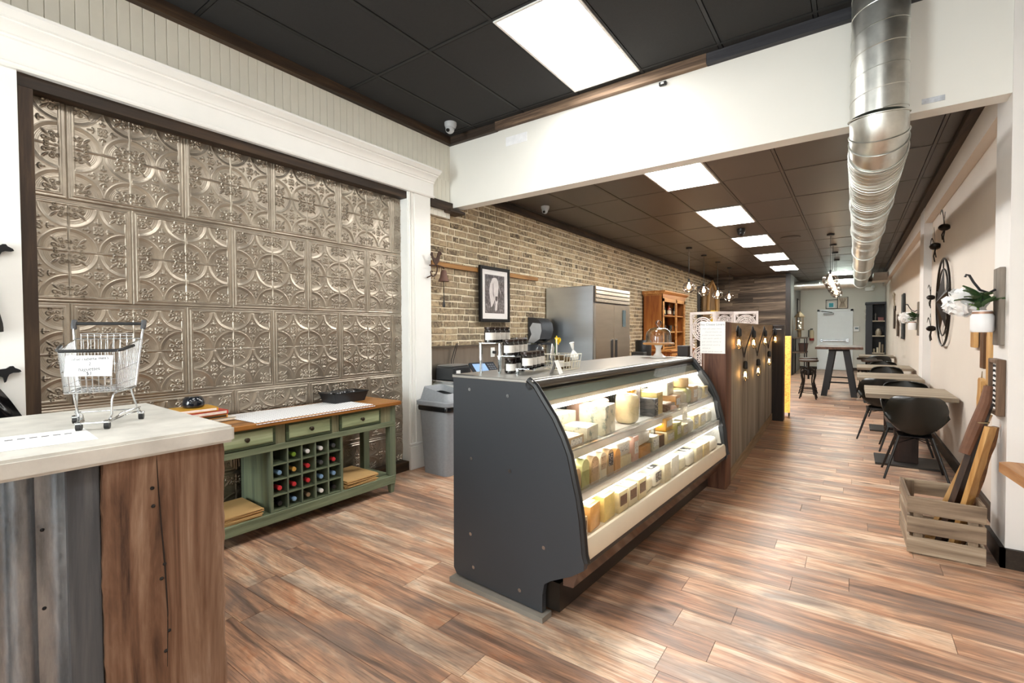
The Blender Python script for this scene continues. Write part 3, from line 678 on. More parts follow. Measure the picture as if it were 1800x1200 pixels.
# wine bottles lying neck outward
bg = plain('dark_bottle_glass', '#10160f', .12, var=.2, spec=.7)
caps = {'green': '#6f8f2e', 'white': '#e9e9e6', 'grey': '#4b4d50', 'blue': '#7fa3c4', 'gold': '#c89a4b', 'red': '#c8343a', 'black': '#202022', 'tan': '#7c6a52'}
layout = [[None, 'green', 'white', 'white', 'grey'], ['blue', 'gold', 'red', 'grey', 'red'], ['red', 'red', 'red', 'blue', 'blue'], ['black', 'blue', 'tan', 'white', 'black']]
proto = {}
for r in range(4):
    for c in range(5):
        cn = layout[r][c]
        if not cn: continue
        y = 1.724 + (c + .5) * cw; z = .160 + (3 - r) * ch + .0045 + .0405
        lb = 'wine bottle with %s capsule in the sideboard rack, %s row from the top, %s column' % (cn, ORD[r], ORD[c])
        b = thing('wine_bottle', lb, 'bottle', (-3.565, y, z), group='wine bottles in the sideboard rack')
        if 'b' not in proto:
            g = G(); g.M = Matrix.Rotation(pi / 2, 4, 'Y'); g.lathe([(0, -.06), (.036, -.06), (.038, -.05), (.038, .12), (.034, .15), (.016, .175), (.0145, .20)], n=18); proto['b'] = mesh_of(g); proto['b'].materials.append(bg)
        if cn not in proto:
            g = G(); g.M = Matrix.Rotation(pi / 2, 4, 'Y'); g.lathe([(.0155, .185), (.0155, .245), (.0165, .247), (.0165, .258), (.0155, .266), (.013, .267), (0, .267)], n=16); proto[cn] = mesh_of(g); proto[cn].materials.append(plain('capsule_' + cn, caps[cn], .35, .2, var=.05))
        obj('glass_body', proto['b'], None, b); obj('capsule', proto[cn], None, b, rot=(0, 0, 0))
# kraft paper stacks on the bottom shelf
kraft = plain('kraft_paper', '#c9a26a', .75, var=.08, scale=4)
def kraft_stack(loc, sx, sy, n, lb, seed):
    t = thing('kraft_bag_stack', lb, 'paper bags', loc); r = random.Random(seed)
    for i in range(n):
        g = G(); rows = []
        a = r.uniform(-.05, .05); dx, dy = r.uniform(-.008, .004), r.uniform(-.012, .012)
        for p in range(7):
            row = []
            for q in range(9):
                x, y = -sx / 2 + sx * p / 6, -sy / 2 + sy * q / 8
                z = i * .0075 + .010 * (q / 8 - .5) ** 2 * (i / n) + .004 * sin(2.3 * p / 6 + i) * (i / n)
                row.append((x * cos(a) - y * sin(a) + dx, x * sin(a) + y * cos(a) + dy, z + .001))
            rows.append(row)
        g.grid(rows); obj('bag', g, kraft, t, smooth=0, solid=.004)
kraft_stack((-3.47, 1.44, .155), .34, .44, 8, 'stack of brown kraft paper bags on the shelf left of the wine rack', 3)
kraft_stack((-3.46, 2.47, .155), .34, .31, 9, 'stack of brown kraft paper bags on the shelf right of the wine rack', 4)
# runner
k = NT('dotted_cloth'); v = k.coords((1, 1, 1), rnd=False)
sc = k.n('ShaderNodeVectorMath', operation='MULTIPLY'); k.l(v, sc.inputs[0]); sc.inputs[1].default_value = (36, 36, 36)
fr_ = k.n('ShaderNodeVectorMath', operation='FRACTION'); k.l(sc.outputs[0], fr_.inputs[0])
sb = k.n('ShaderNodeVectorMath', operation='SUBTRACT'); k.l(fr_.outputs[0], sb.inputs[0]); sb.inputs[1].default_value = (.5, .5, .5)
mz = k.n('ShaderNodeVectorMath', operation='MULTIPLY'); k.l(sb.outputs[0], mz.inputs[0]); mz.inputs[1].default_value = (1, 1, 0)
ln = k.n('ShaderNodeVectorMath', operation='LENGTH'); k.l(mz.outputs[0], ln.inputs[0])
k.l(k.ramp(ln.outputs['Value'], [(.16, '#8c8f95'), (.22, '#f1f1f2')]), k.b.inputs['Base Color']); k.set(.85)
t = thing('table_runner', 'white table runner with small grey dots draped over the sideboard top', 'cloth', (-3.47, 2.06, .8115))
g = G(); rows = []
for j in range(41):
    q = j / 40; y = -.50 + q * .97; row = []
    for i in range(15):
        s = i / 14; x = -.235 + s * .475; zz = .0015 * (1 + sin(8 * q + 3 * s)) + .0015
        if x > .228: x, zz = .242, .002 - .012 * (s - .975) / .025
        row.append((x + (.02 * q if x < .2 else 0), y + .03 * s, zz))
    rows.append(row)
g.grid(rows); obj('cloth', g, k.m, t, smooth=60, solid=.0016)
# black tray with folded film
t = thing('black_tray', 'black rectangular basket tray on the right end of the sideboard', 'basket', (-3.61, 2.53, .811), radians(2))
g = G(); g.hexa([(-.085, -.15, 0), (.085, -.15, 0), (.085, .15, 0), (-.085, .15, 0), (-.105, -.175, .085), (.105, -.175, .085), (.105, .175, .085), (-.105, .175, .085)])
bmesh.ops.delete(g.bm, geom=[f for f in g.bm.faces if f.calc_center_median().z > .08], context='FACES'); obj('body', g, black, t, smooth=0, solid=.006)
g = G(); g.tube([(-.107, -.177, .085), (.107, -.177, .085), (.107, .177, .085), (-.107, .177, .085)], .005, 6, closed=True); obj('rim', g, black, t)
for i in range(4): obj('packet', G().ball((-.05 + .03 * (i % 2), -.12 + .07 * i, .075), .038, 12, .5), plain('clear_black_film', '#2a2b2e', .2, var=.3), t)
# books and dark bowl
t0 = [(.0, .30, .21, '#e9e2d6', '#d8c8b0', 'cream paperback book at the bottom of the stack beside the concrete counter', 0, .022, (-3.60, 1.43)),
      (.022, .26, .19, '#c98a2e', '#3a2a18', 'dark orange-lettered book second from the bottom of the stack', .02, .026, (-3.60, 1.40)),
      (.048, .27, .20, '#c9483c', '#e8ddd2', 'red-edged book with white spine in the stack on the sideboard', .05, .028, (-3.60, 1.395)),
      (.076, .26, .19, '#e0a83a', '#efe6dc', 'yellow-covered book on top of the stack under the dark bowl', -.06, .026, (-3.615, 1.35))]
for z, w, d, c1, c2, lb, a, th, (bx, by) in t0:
    t = thing('book', lb, 'book', (bx, by, .812 + z), a, 'books stacked on the sideboard')
    obj('cover', G().box(-d / 2, d / 2, -w / 2, w / 2, 0, .003).box(-d / 2, d / 2, -w / 2, w / 2, th - .004, th - .0008).box(d / 2 - .004, d / 2, -w / 2, w / 2, 0, th - .0008), plain('book_cover_' + c1[1:], c1, .45, var=.06), t, smooth=0)
    obj('pages', G().box(-d / 2 + .004, d / 2 - .004, -w / 2 + .003, w / 2 - .003, .003, th - .004), plain('book_pages', '#efe8da', .8), t, smooth=0)
    obj('spine_label', G().box(d / 2 - .0005, d / 2 + .0007, -w / 2 + .01, w / 2 - .01, .005, th - .006), plain('book_spine_' + c2[1:], c2, .5, var=.1, scale=40), t, smooth=0)
t = thing('dark_bowl', 'small dark blue-black glazed bowl upside down on top of the books', 'bowl', (-3.62, 1.365, .914))
obj('bowl', G().lathe([(.0, 0), (.045, 0), (.062, .008), (.066, .03), (.058, .06), (.046, .074), (.02, .076), (0, .076)], n=24), plain('blue_black_glaze', '#161a22', .15, spec=.7), t)
# ================================================================ REFRIGERATED CHEESE CASE
CASE = (-1.85, 2.0, 0); CRZ = radians(-2.9); CL = 2.46
panel_m = plain('charcoal_panel', '#33363a', .38, var=.05, scale=3, spec=.45)
rubber = plain('black_edge_rubber', '#141517', .35, spec=.5)
cr_m = plain('cream_sill', '#e2d8c2', .4, var=.04)
liner = plain('case_liner', '#d9d8d2', .4, var=.03)
bronze = plain('bronze_tinted_panel', '#8a766a', .16, .8, var=.1)
case = thing('cheese_display_case', 'charcoal refrigerated deli case with curved glass front full of cheeses', 'display case', CASE, CRZ)
prof = [(.014, 1.178), (.526, 1.171), (.570, 1.142), (.634, 1.058), (.682, .997), (.730, .912), (.766, .830), (.789, .730), (.812, .640), (.829, .536), (.839, .436), (.844, .378), (.855, .346), (.852, .313), (.787, .267), (.671, .208), (.63, .178), (.62, .124), (.618, .032), (.03, .043), (.006, .075)]
for y0, y1 in ((0, .032), (CL - .032, CL)):
    e = obj('end_panel', G().prism(prof, 1, y0, y1), panel_m, case, smooth=0)
    pts = [(p[0] + .004, (y0 + y1) / 2, p[1] + .002) for p in prof[1:13]]
    obj('edge_trim', G().tube(pts, .019, 8), rubber, e)
    if y0 == 0:
        for x, z in ((.14, 1.10), (.41, 1.085), (.15, .72), (.42, .7), (.14, .30), (.63, .36), (.16, .12), (.48, .10)):
            s = obj('bolt', G().cyl((x, .003, z), (x, -.003, z), .010, n=12), steel, e)
obj('base_tank', G().box(.06, .60, .04, CL - .04, .05, .33, .01), black, case)
obj('lower_front_panel', G().prism([(.72, .19), (.775, .195), (.822, .318), (.72, .318)], 1, .032, CL - .032), bronze, case, smooth=0)
obj('kick_plate', G().box(.600, .70, .032, CL - .032, .05, .19), plain('kick_black', '#17130f', .3, .3), case, smooth=0)
obj('foam_gasket', G().box(.826, .842, .032, CL - .032, .313, .338), black, case, smooth=0)
obj('front_sill', G().prism([(.72, .338), (.846, .338), (.850, .350), (.844, .418), (.836, .434), (.822, .436), (.806, .422), (.72, .418)], 1, .032, CL - .032), cr_m, case, smooth=40)
obj('base_board', G().box(.0, .64, -.03, .05, .0, .028), plain('mdf_grey', '#7b756c', .7), case, smooth=0)
for x in (.10, .55):
    for y in (.05, CL - .06): obj('foot', G().cyl((x, y, .024), (x, y, .055), .022), black, case)
obj('deck', G().box(.10, .80, .032, CL - .032, .395, .420), liner, case, smooth=0)
obj('end_liner', G().prism([(.05, .40), (.05, 1.13), (.53, 1.13), (.74, .83), (.81, .44)], 1, .033, .037).prism([(.05, .40), (.05, 1.13), (.53, 1.13), (.74, .83), (.81, .44)], 1, CL - .037, CL - .033), liner, case, smooth=0)
# rear sliding doors
g = G(); g.box(.03, .09, .032, CL - .032, .38, .47); g.box(.03, .09, .032, CL - .032, 1.09, 1.15)
for y in (.06, .64, .69, 1.22, 1.27, 1.82, 1.87, CL - .06): g.box(.045, .075, y - .02, y + .02, .47, 1.09)
obj('rear_frame', g, steel, case, smooth=0)
for y0, y1, x in ((.08, .62, .05), (.66, 1.24, .065), (1.25, 1.84, .05), (1.85, CL - .08, .065)): obj('rear_glass_door', G().box(x, x + .005, y0, y1, .47, 1.09), glass('smoked_pane', (.30, .31, .31, 1), 1.3), case, smooth=0)
# top
obj('top_deck', G().box(.004, .530, -.002, CL, 1.158, 1.176, .004), plain('brushed_top', '#b9b6b0', .34, .8, var=.08, stretch=(1, 12, 1)), case)
obj('top_rail', G().tube([(.548, .0, 1.150), (.548, CL, 1.150)], .026, 12).tube([(.556, .02, 1.118), (.556, CL - .02, 1.118)], .010, 8), plain('rail_grey', '#5e5b55', .3, .8), case)
obj('canopy_fascia', G().prism([(.515, 1.135), (.538, 1.137), (.598, 1.063), (.590, 1.055)], 1, .035, CL - .035), plain('smoked_green_fascia', '#a8b0a6', .14, .2, var=.04), case, smooth=0)
obj('fascia_reflection_strip', G().prism([(.580, 1.070), (.602, 1.066), (.612, 1.045), (.590, 1.045)], 1, .035, CL - .035), plain('beige_reflection', '#b6a892', .4), case, smooth=0)  # ceiling reflection above the lamp, put in as a beige strip
lamp = emit('case_lamp', (1, .96, .90, 1), 9.0)
obj('lamp_strip', G().prism([(.560, 1.020), (.600, 1.020), (.614, 1.030), (.612, 1.045), (.560, 1.045)], 1, .04, 1.20), lamp, case, smooth=0)
obj('lamp_strip', G().prism([(.560, 1.020), (.600, 1.020), (.614, 1.030), (.612, 1.045), (.560, 1.045)], 1, 1.23, CL - .04), lamp, case, smooth=0)
# shelves: glass plate, steel front rail with clear lip, lamp under the front edge
def shelf(z, xf, xb, nm):
    s = obj('shelf', G().box(xb, xf - .01, .037, CL - .037, z - .010, z), liner, case, smooth=0)
    obj('front_rail', G().prism([(xf - .02, z - .044), (xf + .002, z - .044), (xf + .004, z - .002), (xf - .006, z + .002), (xf - .02, z - .01)], 1, .037, CL - .037), plain('shelf_aluminium', '#cfccc6', .4, .1, var=.04), s, smooth=0)
    obj('clear_lip', G().box(xf - .004, xf - .002, .04, CL - .04, z, z + .020), glass('clear_lip', (.97, .98, .98, 1), .5), s, smooth=0)
    obj('lip_bead', G().tube([(xf - .002, .04, z + .020), (xf - .002, CL - .04, z + .020)], .0014, 6), plain('lip_grey', '#b5b2aa', .3), s)
    obj('shelf_lamp', G().box(xf - .030, xf - .004, .05, CL - .05, z - .055, z - .044), lamp, s, smooth=0)
    for y in (.42, .82, 1.22, 1.62, 2.02):
        obj('shelf_bracket', G().prism([(xb - .12, z - .012), (xf - .02, z - .012), (xf - .02, z - .025), (xb - .12, z - .07)], 1, y - .004, y + .004), steel, s, smooth=0)
Z3, Z2, Z1 = .830, .640, .420
shelf(Z2, .792, .26, 'mid'); shelf(Z3, .733, .26, 'top')
for y in (.05, .82, 1.62, CL - .06): obj('upright', G().box(.12, .15, y - .015, y + .015, .39, 1.13), steel, case, smooth=0)
obj('centre_post', G().box(.600, .625, 1.15, 1.175, .82, 1.04).box(.700, .722, 1.15, 1.175, .60, .82), steel, case, smooth=0)
gl = glass('case_glass', (.97, .985, .98, 1), .9)
gp = [(.560, 1.135)] + [(p[0] - .010, p[1] - .004) for p in prof[3:10]] + [(.829, .440)]
for y0, y1 in ((.034, 1.225), (1.229, CL - .034)): obj('curved_glass', G().grid([[(p[0], y0, p[1]) for p in gp], [(p[0], y1, p[1]) for p in gp]]), gl, case, smooth=60)

# --- the cheeses
CM = Matrix.Translation(CASE) @ Matrix.Rotation(CRZ, 4, 'Z')
cheese_cols = {'cream': '#ead9a8', 'yellow': '#e3c878', 'white': '#f0ebdc', 'orange': '#dca45a', 'amber': '#e2a52a', 'tan': '#d0b184', 'brown': '#6d4c30', 'blue-veined': '#d9d3bb', 'green': '#c8c88a', 'grey': '#4a4a4c', 'pink': '#e3b9a2', 'pale': '#ece0bf'}
def cheese_mat(c):
    nm = 'cheese_' + c
    if nm in MATS: return MATS[nm]
    k = NT(nm); v = k.coords((1, 1, 1)); n = k.noise(v, 22, 5, .65); c0 = L(cheese_cols[c])
    if c == 'blue-veined': col = k.ramp(n, [(.36, '#8f9686'), (.46, '#d8d1b6'), (.8, '#ece5cf')])
    else: col = k.ramp(n, [(.3, tuple(x * .82 for x in c0[:3]) + (1,)), (.65, c0)])
    k.l(col, k.b.inputs['Base Color']); k.set(.30, 0, .5, .25)
    k.b.inputs['Subsurface Weight'].default_value = 0; MATS[nm] = k.m; return k.m
def paper_mat(c):
    nm = 'wrap_' + c
    if nm in MATS: return MATS[nm]
    k = NT(nm); v = k.coords((1, 1, 1)); n = k.noise(v, 95, 3, .6)
    ink_ = {'white': '#8f8b86', 'brown': '#2e1e14', 'red': '#b23a34', 'dark': '#e0ddd8', 'blue': '#7d86b0', 'tan': '#6a4f34'}[c]
    base_ = {'white': '#f2efe8', 'brown': '#6b4630', 'red': '#f0d9d2', 'dark': '#2a2b2d', 'blue': '#e8e8ee', 'tan': '#c9ab84'}[c]
    k.l(k.ramp(n, [(.36, ink_), (.46, base_)]), k.b.inputs['Base Color']); k.set(.3, 0, .5, .4); MATS[nm] = k.m; return k.m
def cheese(kind, x, y, z, wy, dx, h, col, lab, desc, where, rz=0, front=None):
    t = thing('cheese_' + {'block': 'block', 'wedge': 'wedge', 'tomb': 'slice', 'half': 'half_wheel', 'wheel': 'round', 'bag': 'parcel'}[kind], desc + ' ' + where, 'cheese', CM @ Vector((x, y, z + .001)), CRZ + rz, 'cheeses in the display case')
    cm = cheese_mat(col); g = G()
    if kind == 'block': g.box(-dx / 2, dx / 2, -wy / 2, wy / 2, 0, h, .005, 2)
    elif kind == 'wedge': g.prism([(dx / 2, -wy / 2), (dx / 2, wy / 2), (-dx / 2, wy * .12), (-dx / 2, -wy * .12)], 2, 0, h); bmesh.ops.bevel(g.bm, geom=g.bm.edges[:], offset=.003, segments=1, affect='EDGES')
    elif kind == 'tomb':
        p = [(-wy / 2, 0), (wy / 2, 0)] + [(wy / 2 * cos(a), h - wy / 2 + wy / 2 * 1.0 * sin(a)) for a in [pi * i / 10 for i in range(11)]]
        g.prism(p, 0, -dx / 2, dx / 2)
    elif kind == 'half':
        p = [(dx / 2 - .0 , wy / 2)] + [(dx / 2 - dx * sin(a), wy / 2 * cos(a)) for a in [pi * i / 14 for i in range(15)]][1:]
        g.prism(p[::-1], 2, 0, h); bmesh.ops.bevel(g.bm, geom=g.bm.edges[:], offset=.004, segments=1, affect='EDGES', clamp_overlap=True)
    elif kind == 'wheel': g.lathe([(0, 0), (wy / 2 - .006, 0), (wy / 2, .006), (wy / 2, h - .006), (wy / 2 - .006, h), (0, h)], n=24)
    else:
        g.box(-dx / 2, dx / 2, -wy / 2, wy / 2, 0, h, min(h, wy, dx) * .28, 3)
        for v in g.bm.verts: v.co += Vector((sin(v.co.y * 90), cos(v.co.x * 80), sin(v.co.x * 70 + v.co.y * 60))) * .004 * (v.co.z / h)
    obj('body', g, cm, t, smooth=40)
    if lab:
        lm = paper_mat(lab)
        if kind in ('block', 'wedge', 'half', 'wheel', 'bag') and front != 'only':
            s = .80 if kind != 'wedge' else .55
            obj('top_label', G().box(-dx * .30 * (1 if kind != 'wheel' else .8), dx * .36 * (1 if kind != 'wheel' else .8), -wy * .5 * s, wy * .5 * s, h - .0005, h + .0012), lm, t, smooth=0)
    if front:
        fm = paper_mat(lab if front == 'only' else front)
        zz = h * .32 if kind != 'tomb' else h * .38
        obj('front_label', G().box(dx / 2 - .0005, dx / 2 + .0014, -wy * .36, wy * .36, zz, zz + h * .48), fm, t, smooth=0)
rr = random.Random(21)
def run(rows, z, place, kx=.018, kh=1.0):
    for i, (kind, x, y, wy, dx, h, col, lab, fr_, rz, dz, word) in enumerate(rows):
        cheese(kind, x + kx, y, z + dz, wy, dx, h * kh, col, lab, word, '%s, %s from the end panel' % (place, ORD[i]), rz, fr_)
B, Wd, T, H, Wh, Bg = 'block', 'wedge', 'tomb', 'half', 'wheel', 'bag'
deck_front = [
 (B, .74, .095, .085, .09, .085, 'tan', 'red', 'brown', .0, 0, 'small tan cheese block with brown sticker'),
 (B, .70, .215, .125, .16, .115, 'orange', 'white', None, .1, 0, 'orange-rinded cheese chunk with white top label'),
 (B, .68, .375, .135, .20, .120, 'yellow', 'white', None, .05, 0, 'big pale yellow cheese block'),
 (B, .70, .525, .115, .18, .105, 'cream', 'red', 'brown', .0, 0, 'cream block with red print, brown label'),
 (B, .70, .655, .115, .18, .105, 'pale', 'red', 'brown', .0, 0, 'pale cheese block with brown label'),
 (B, .70, .785, .115, .18, .110, 'cream', 'white', 'brown', .0, 0, 'cream cheese block with dark brown seal'),
 (Bg, .72, .915, .115, .12, .085, 'pale', 'white', None, .1, 0, 'cheese parcel in clear film'),
 (Bg, .70, 1.045, .120, .17, .110, 'white', 'dark', 'dark', .0, 0, 'white cheese parcel with black print'),
 (B, .70, 1.175, .115, .19, .115, 'pale', 'white', None, .0, 0, 'plain pale cheese block with white label'),
 (B, .68, 1.345, .165, .21, .120, 'white', 'white', None, .05, 0, 'large white cheese block'),
 (Bg, .72, 1.510, .125, .13, .085, 'blue-veined', 'white', None, .0, 0, 'blue-veined cheese parcel'),
 (Bg, .71, 1.660, .135, .18, .100, 'white', 'dark', None, .0, 0, 'white wrapped cheese with dark print'),
 (B, .70, 1.830, .150, .20, .100, 'pale', 'white', None, .0, 0, 'broad pale cheese block'),
 (B, .70, 2.010, .150, .20, .095, 'cream', 'white', None, .0, 0, 'broad cream cheese block'),
 (Bg, .71, 2.220, .190, .18, .090, 'white', 'white', None, .0, 0, 'wide white cheese parcel')]
run(deck_front, Z1, 'on the bottom deck', .012, 1.1)
mid_front = [
 (T, .715, .075, .055, .09, .115, 'tan', None, None, 0, 0, 'narrow tan round-topped cheese slice'),
 (T, .705, .150, .072, .11, .145, 'green', None, None, 0, 0, 'greenish round-topped cheese slice'),
 (T, .705, .245, .078, .11, .140, 'tan', 'tan', 'only', 0, 0, 'tan round-topped cheese slice with printed face'),
 (T, .705, .335, .070, .11, .142, 'pale', 'tan', 'only', 0, 0, 'pale round-topped cheese slice with brown print'),
 (T, .705, .420, .066, .11, .142, 'tan', 'dark', 'only', 0, 0, 'round-topped cheese slice with black label'),
 (T, .705, .502, .066, .11, .128, 'orange', None, None, 0, 0, 'orange round-topped cheese slice'),
 (B, .66, .625, .150, .18, .060, 'cream', None, None, .0, 0, 'flat cream cheese block under another'),
 (B, .71, .765, .072, .085, .150, 'pink', 'white', 'white', .0, 0, 'tall slim wrapped cheese standing upright'),
 (B, .64, .905, .175, .22, .065, 'orange', None, None, .05, 0, 'thick orange-sided cheese slab'),
 (B, .67, 1.075, .115, .16, .095, 'blue-veined', None, 'white', .0, 0, 'blue-veined cheese block'),
 (Wd, .68, 1.205, .085, .12, .080, 'brown', None, None, .0, 0, 'dark brown cheese wedge'),
 (B, .66, 1.340, .150, .18, .085, 'cream', None, 'white', .0, 0, 'cream cheese block carrying an amber one'),
 (B, .68, 1.490, .095, .15, .120, 'green', None, 'white', .0, 0, 'greenish cheese block'),
 (B, .69, 1.615, .100, .14, .090, 'pale', None, 'white', .0, 0, 'small pale cheese block'),
 (Bg, .68, 1.760, .120, .15, .100, 'white', 'white', None, .0, 0, 'white wrapped cheese')]
run(mid_front, Z2, 'on the middle shelf')
extra_mid = [
 (Bg, .50, .190, .170, .14, .170, 'pale', 'dark', None, .0, 0, 'clear film parcel with black print behind the round-topped slices'),
 (Wd, .48, .375, .200, .20, .190, 'cream', None, None, .2, 0, 'pale cheese wedge standing behind the orange slice'),
 (B, .64, .625, .160, .20, .072, 'white', 'white', 'white', .0, .063, 'white labelled cheese block stacked on the flat cream block'),
 (Bg, .44, .575, .160, .14, .165, 'white', 'red', None, .0, 0, 'red striped white parcel at the back of the middle shelf'),
 (Bg, .62, .915, .200, .24, .080, 'white', 'white', None, .05, .068, 'big white paper-wrapped cheese on the orange-sided slab'),
 (H, .40, .770, .260, .16, .120, 'orange', 'white', None, .0, 0, 'half wheel with orange side at the back of the middle shelf'),
 (H, .42, 1.115, .300, .18, .170, 'cream', None, None, .0, 0, 'large cream half wheel behind the brown wedge'),
 (B, .65, 1.340, .155, .18, .085, 'amber', 'white', 'white', .05, .088, 'bright amber cheese block on top of the cream one'),
 (Bg, .64, 1.545, .115, .14, .110, 'pink', 'white', None, .0, .125, 'pinkish cheese parcel on top of the greenish block'),
 (B, .66, 1.725, .120, .12, .120, 'white', 'white', 'white', .0, .105, 'square white package standing above the far middle shelf cheeses'),
 (H, .48, 1.99, .300, .20, .150, 'pale', None, None, .0, 0, 'pale half wheel on the far end of the middle shelf'),
 (B, .66, 1.945, .120, .15, .110, 'cream', None, 'white', .0, 0, 'cream block beside the pale half wheel on the middle shelf'),
 (B, .66, 2.120, .140, .15, .100, 'pale', 'white', 'white', .0, 0, 'pale block second from the far end of the middle shelf'),
 (Bg, .66, 2.300, .150, .15, .090, 'white', 'white', None, .0, 0, 'white parcel at the far end of the middle shelf')]
for r in extra_mid: cheese(r[0], r[1] + .016, r[2], Z2 + r[10], r[3], r[4], r[5], r[6], r[7], r[11], '', r[9], r[8])
top_items = [
 (Wd, .56, .130, .125, .12, .070, 'blue-veined', None, None, .4, 0, 'small blue-veined wedge on the top shelf near the charcoal end'),
 (B, .635, .155, .150, .14, .062, 'tan', 'white', 'white', .0, 0, 'flat golden-rinded block at the near front corner of the top shelf'),
 (B, .625, .325, .150, .15, .085, 'blue-veined', 'white', None, .1, 0, 'blue-veined block with white top near the front of the top shelf'),
 (H, .455, .285, .270, .18, .140, 'blue-veined', 'white', None, .0, 0, 'blue-veined half wheel behind two small blocks on the top shelf'),
 (B, .605, .555, .170, .16, .165, 'blue-veined', 'white', None, .15, 0, 'tall blue-veined chunk in the middle of the top shelf near section'),
 (Wh, .46, .700, .260, .26, .165, 'pink', None, None, .0, 0, 'tall pinkish wheel of cheese on the top shelf'),
 (B, .33, .350, .110, .06, .200, 'pink', None, None, .0, 0, 'upright pink rectangular cheese at the back of the top shelf'),
 (B, .34, .760, .120, .06, .205, 'orange', None, None, .0, 0, 'orange upright cheese at the back of the top shelf'),
 (Bg, .62, .920, .130, .13, .190, 'cream', None, None, .0, 0, 'tall film-wrapped cream cheese beside the centre post'),
 (B, .40, .905, .100, .08, .215, 'white', 'dark', 'dark', .0, 0, 'white package with black print behind the tall cream cheese'),
 (B, .63, 1.235, .060, .12, .125, 'grey', None, 'dark', .0, 0, 'slim black wax cheese just past the centre post'),
 (B, .60, 1.345, .110, .14, .155, 'yellow', 'white', None, .0, 0, 'yellow cheese block next to the black wax one'),
 (B, .62, 1.505, .160, .14, .060, 'brown', 'white', None, .0, 0, 'long dark brown cheese lying on the top shelf'),
 (B, .62, 1.655, .110, .14, .100, 'orange', None, 'white', .0, 0, 'orange cheese block at the front of the top shelf far section'),
 (Bg, .50, 1.480, .160, .16, .150, 'white', 'white', None, .0, 0, 'white wrapped cheese behind the long brown one'),
 (B, .56, 1.640, .180, .15, .095, 'white', 'dark', 'white', .1, .102, 'white wrapped block with round black emblem stacked high on the top shelf'),
 (B, .40, 1.430, .110, .08, .200, 'amber', None, None, .0, 0, 'amber cheese block at the back of the top shelf far section'),
 (Bg, .63, 1.790, .110, .13, .115, 'pale', 'white', None, .0, 0, 'pale parcel in front on the far half of the top shelf'),
 (H, .46, 1.870, .280, .20, .210, 'yellow', 'white', None, .0, 0, 'yellow half wheel with white label on the top shelf far half'),
 (Bg, .62, 1.930, .130, .13, .130, 'green', None, None, .0, 0, 'greenish round parcel on the top shelf far half'),
 (Wh, .61, 1.935, .120, .12, .075, 'tan', None, None, .0, .132, 'small tan wheel resting on the greenish parcel'),
 (B, .62, 2.075, .120, .13, .130, 'tan', 'white', 'white', .0, 0, 'tan block third from the far end of the top shelf'),
 (H, .45, 2.200, .260, .20, .200, 'pale', None, None, .0, 0, 'pale half wheel at the far back of the top shelf'),
 (Bg, .62, 2.215, .120, .13, .120, 'white', 'white', None, .0, 0, 'white parcel second from the far end of the top shelf'),
 (B, .63, 2.345, .100, .12, .105, 'cream', 'white', 'white', .0, 0, 'cream block at the far end of the top shelf')]
for r in top_items: cheese(r[0], r[1] + .018, r[2], Z3 + r[10], r[3], r[4], r[5], r[6], r[7], r[11], '', r[9], r[8])

# --- on the case top: jars on acrylic risers, card, jar baskets, cake stand
ZT = 1.177
jar_glass = plain('dark_jar_contents', '#1e1a18', .10, var=.25, spec=.7); lidm = plain('dark_jar_lid', '#2a1d18', .3, .5); jlab = plain('jar_label', '#e6e2da', .6, var=.1, scale=60)
jar_clear = glass('jar_glass', (.85, .88, .88, 1), 1.2)
def jar(x, y, z, lb, r=.034, h=.072, lid='#2a1d18', cont=None, grp='jars on the acrylic riser'):
    t = thing('preserve_jar', lb, 'jar', CM @ Vector((x, y, z)), CRZ, grp)
    obj('jar_body', G().lathe([(0, 0), (r * .9, 0), (r, .004), (r, h - .022), (r * .88, h - .014), (r * .86, h - .010)], n=20), cont or jar_glass, t)
    obj('lid', G().lathe([(0, h - .012), (r * .95, h - .012), (r * .97, h - .004), (r * .95, h), (0, h)], n=20), plain('jar_lid_' + lid[1:], lid, .3, .4), t)
    g = G(); g.grid([[(r * 1.012 * cos(a), r * 1.012 * sin(a), z_) for a in [radians(-100 + 10 * i) for i in range(15)]] for z_ in (.014, h - .032)]); obj('label', g, jlab, t, smooth=60)
acr = glass('acrylic', (.90, .93, .94, 1), 1.6)
RRZ = CRZ + radians(17); RL = CM @ Vector((.20, .20, ZT)); RMX = Matrix.Translation(RL) @ Matrix.Rotation(RRZ, 4, 'Z')
t = thing('acrylic_riser', 'clear acrylic stepped riser holding jars on the cheese case', 'display riser', RL, RRZ)
steps = [(-.07, .170), (.045, .098), (.155, .028)]
for x, z in steps:
    obj('tray', G().box(x - .05, x + .055, -.045, .27, z, z + .006), acr, t, smooth=0)
    for y in (-.04, .24): obj('riser_leg', G().box(x - .048, x - .038, y, y + .022, 0, z), glass('acrylic_edge', (.80, .84, .86, 1), 2.2), t, smooth=0)
def rjar(x, y, z, lb, **kw):
    p = CM.inverted() @ (RMX @ Vector((x, y, z))); jar(p.x, p.y, ZT + z, lb, **kw)
for (x, z), nm, nj in zip(steps, ('top', 'middle', 'bottom'), (4, 4, 4)):
    for i in range(nj): rjar(x, i * .074, z + .0065, 'dark preserve jar on the %s step of the acrylic riser, %s from the front' % (nm, ORD[i]), h=.088)
for i in range(3): rjar(.045, .03 + i * .078, .001, 'dark jar tucked under the middle riser step, %s from the front' % ORD[i], h=.085)
t = thing('card_holder', 'folded white tent card in front of the jars on the cheese case', 'card', CM @ Vector((.47, .36, ZT)), CRZ + .35)
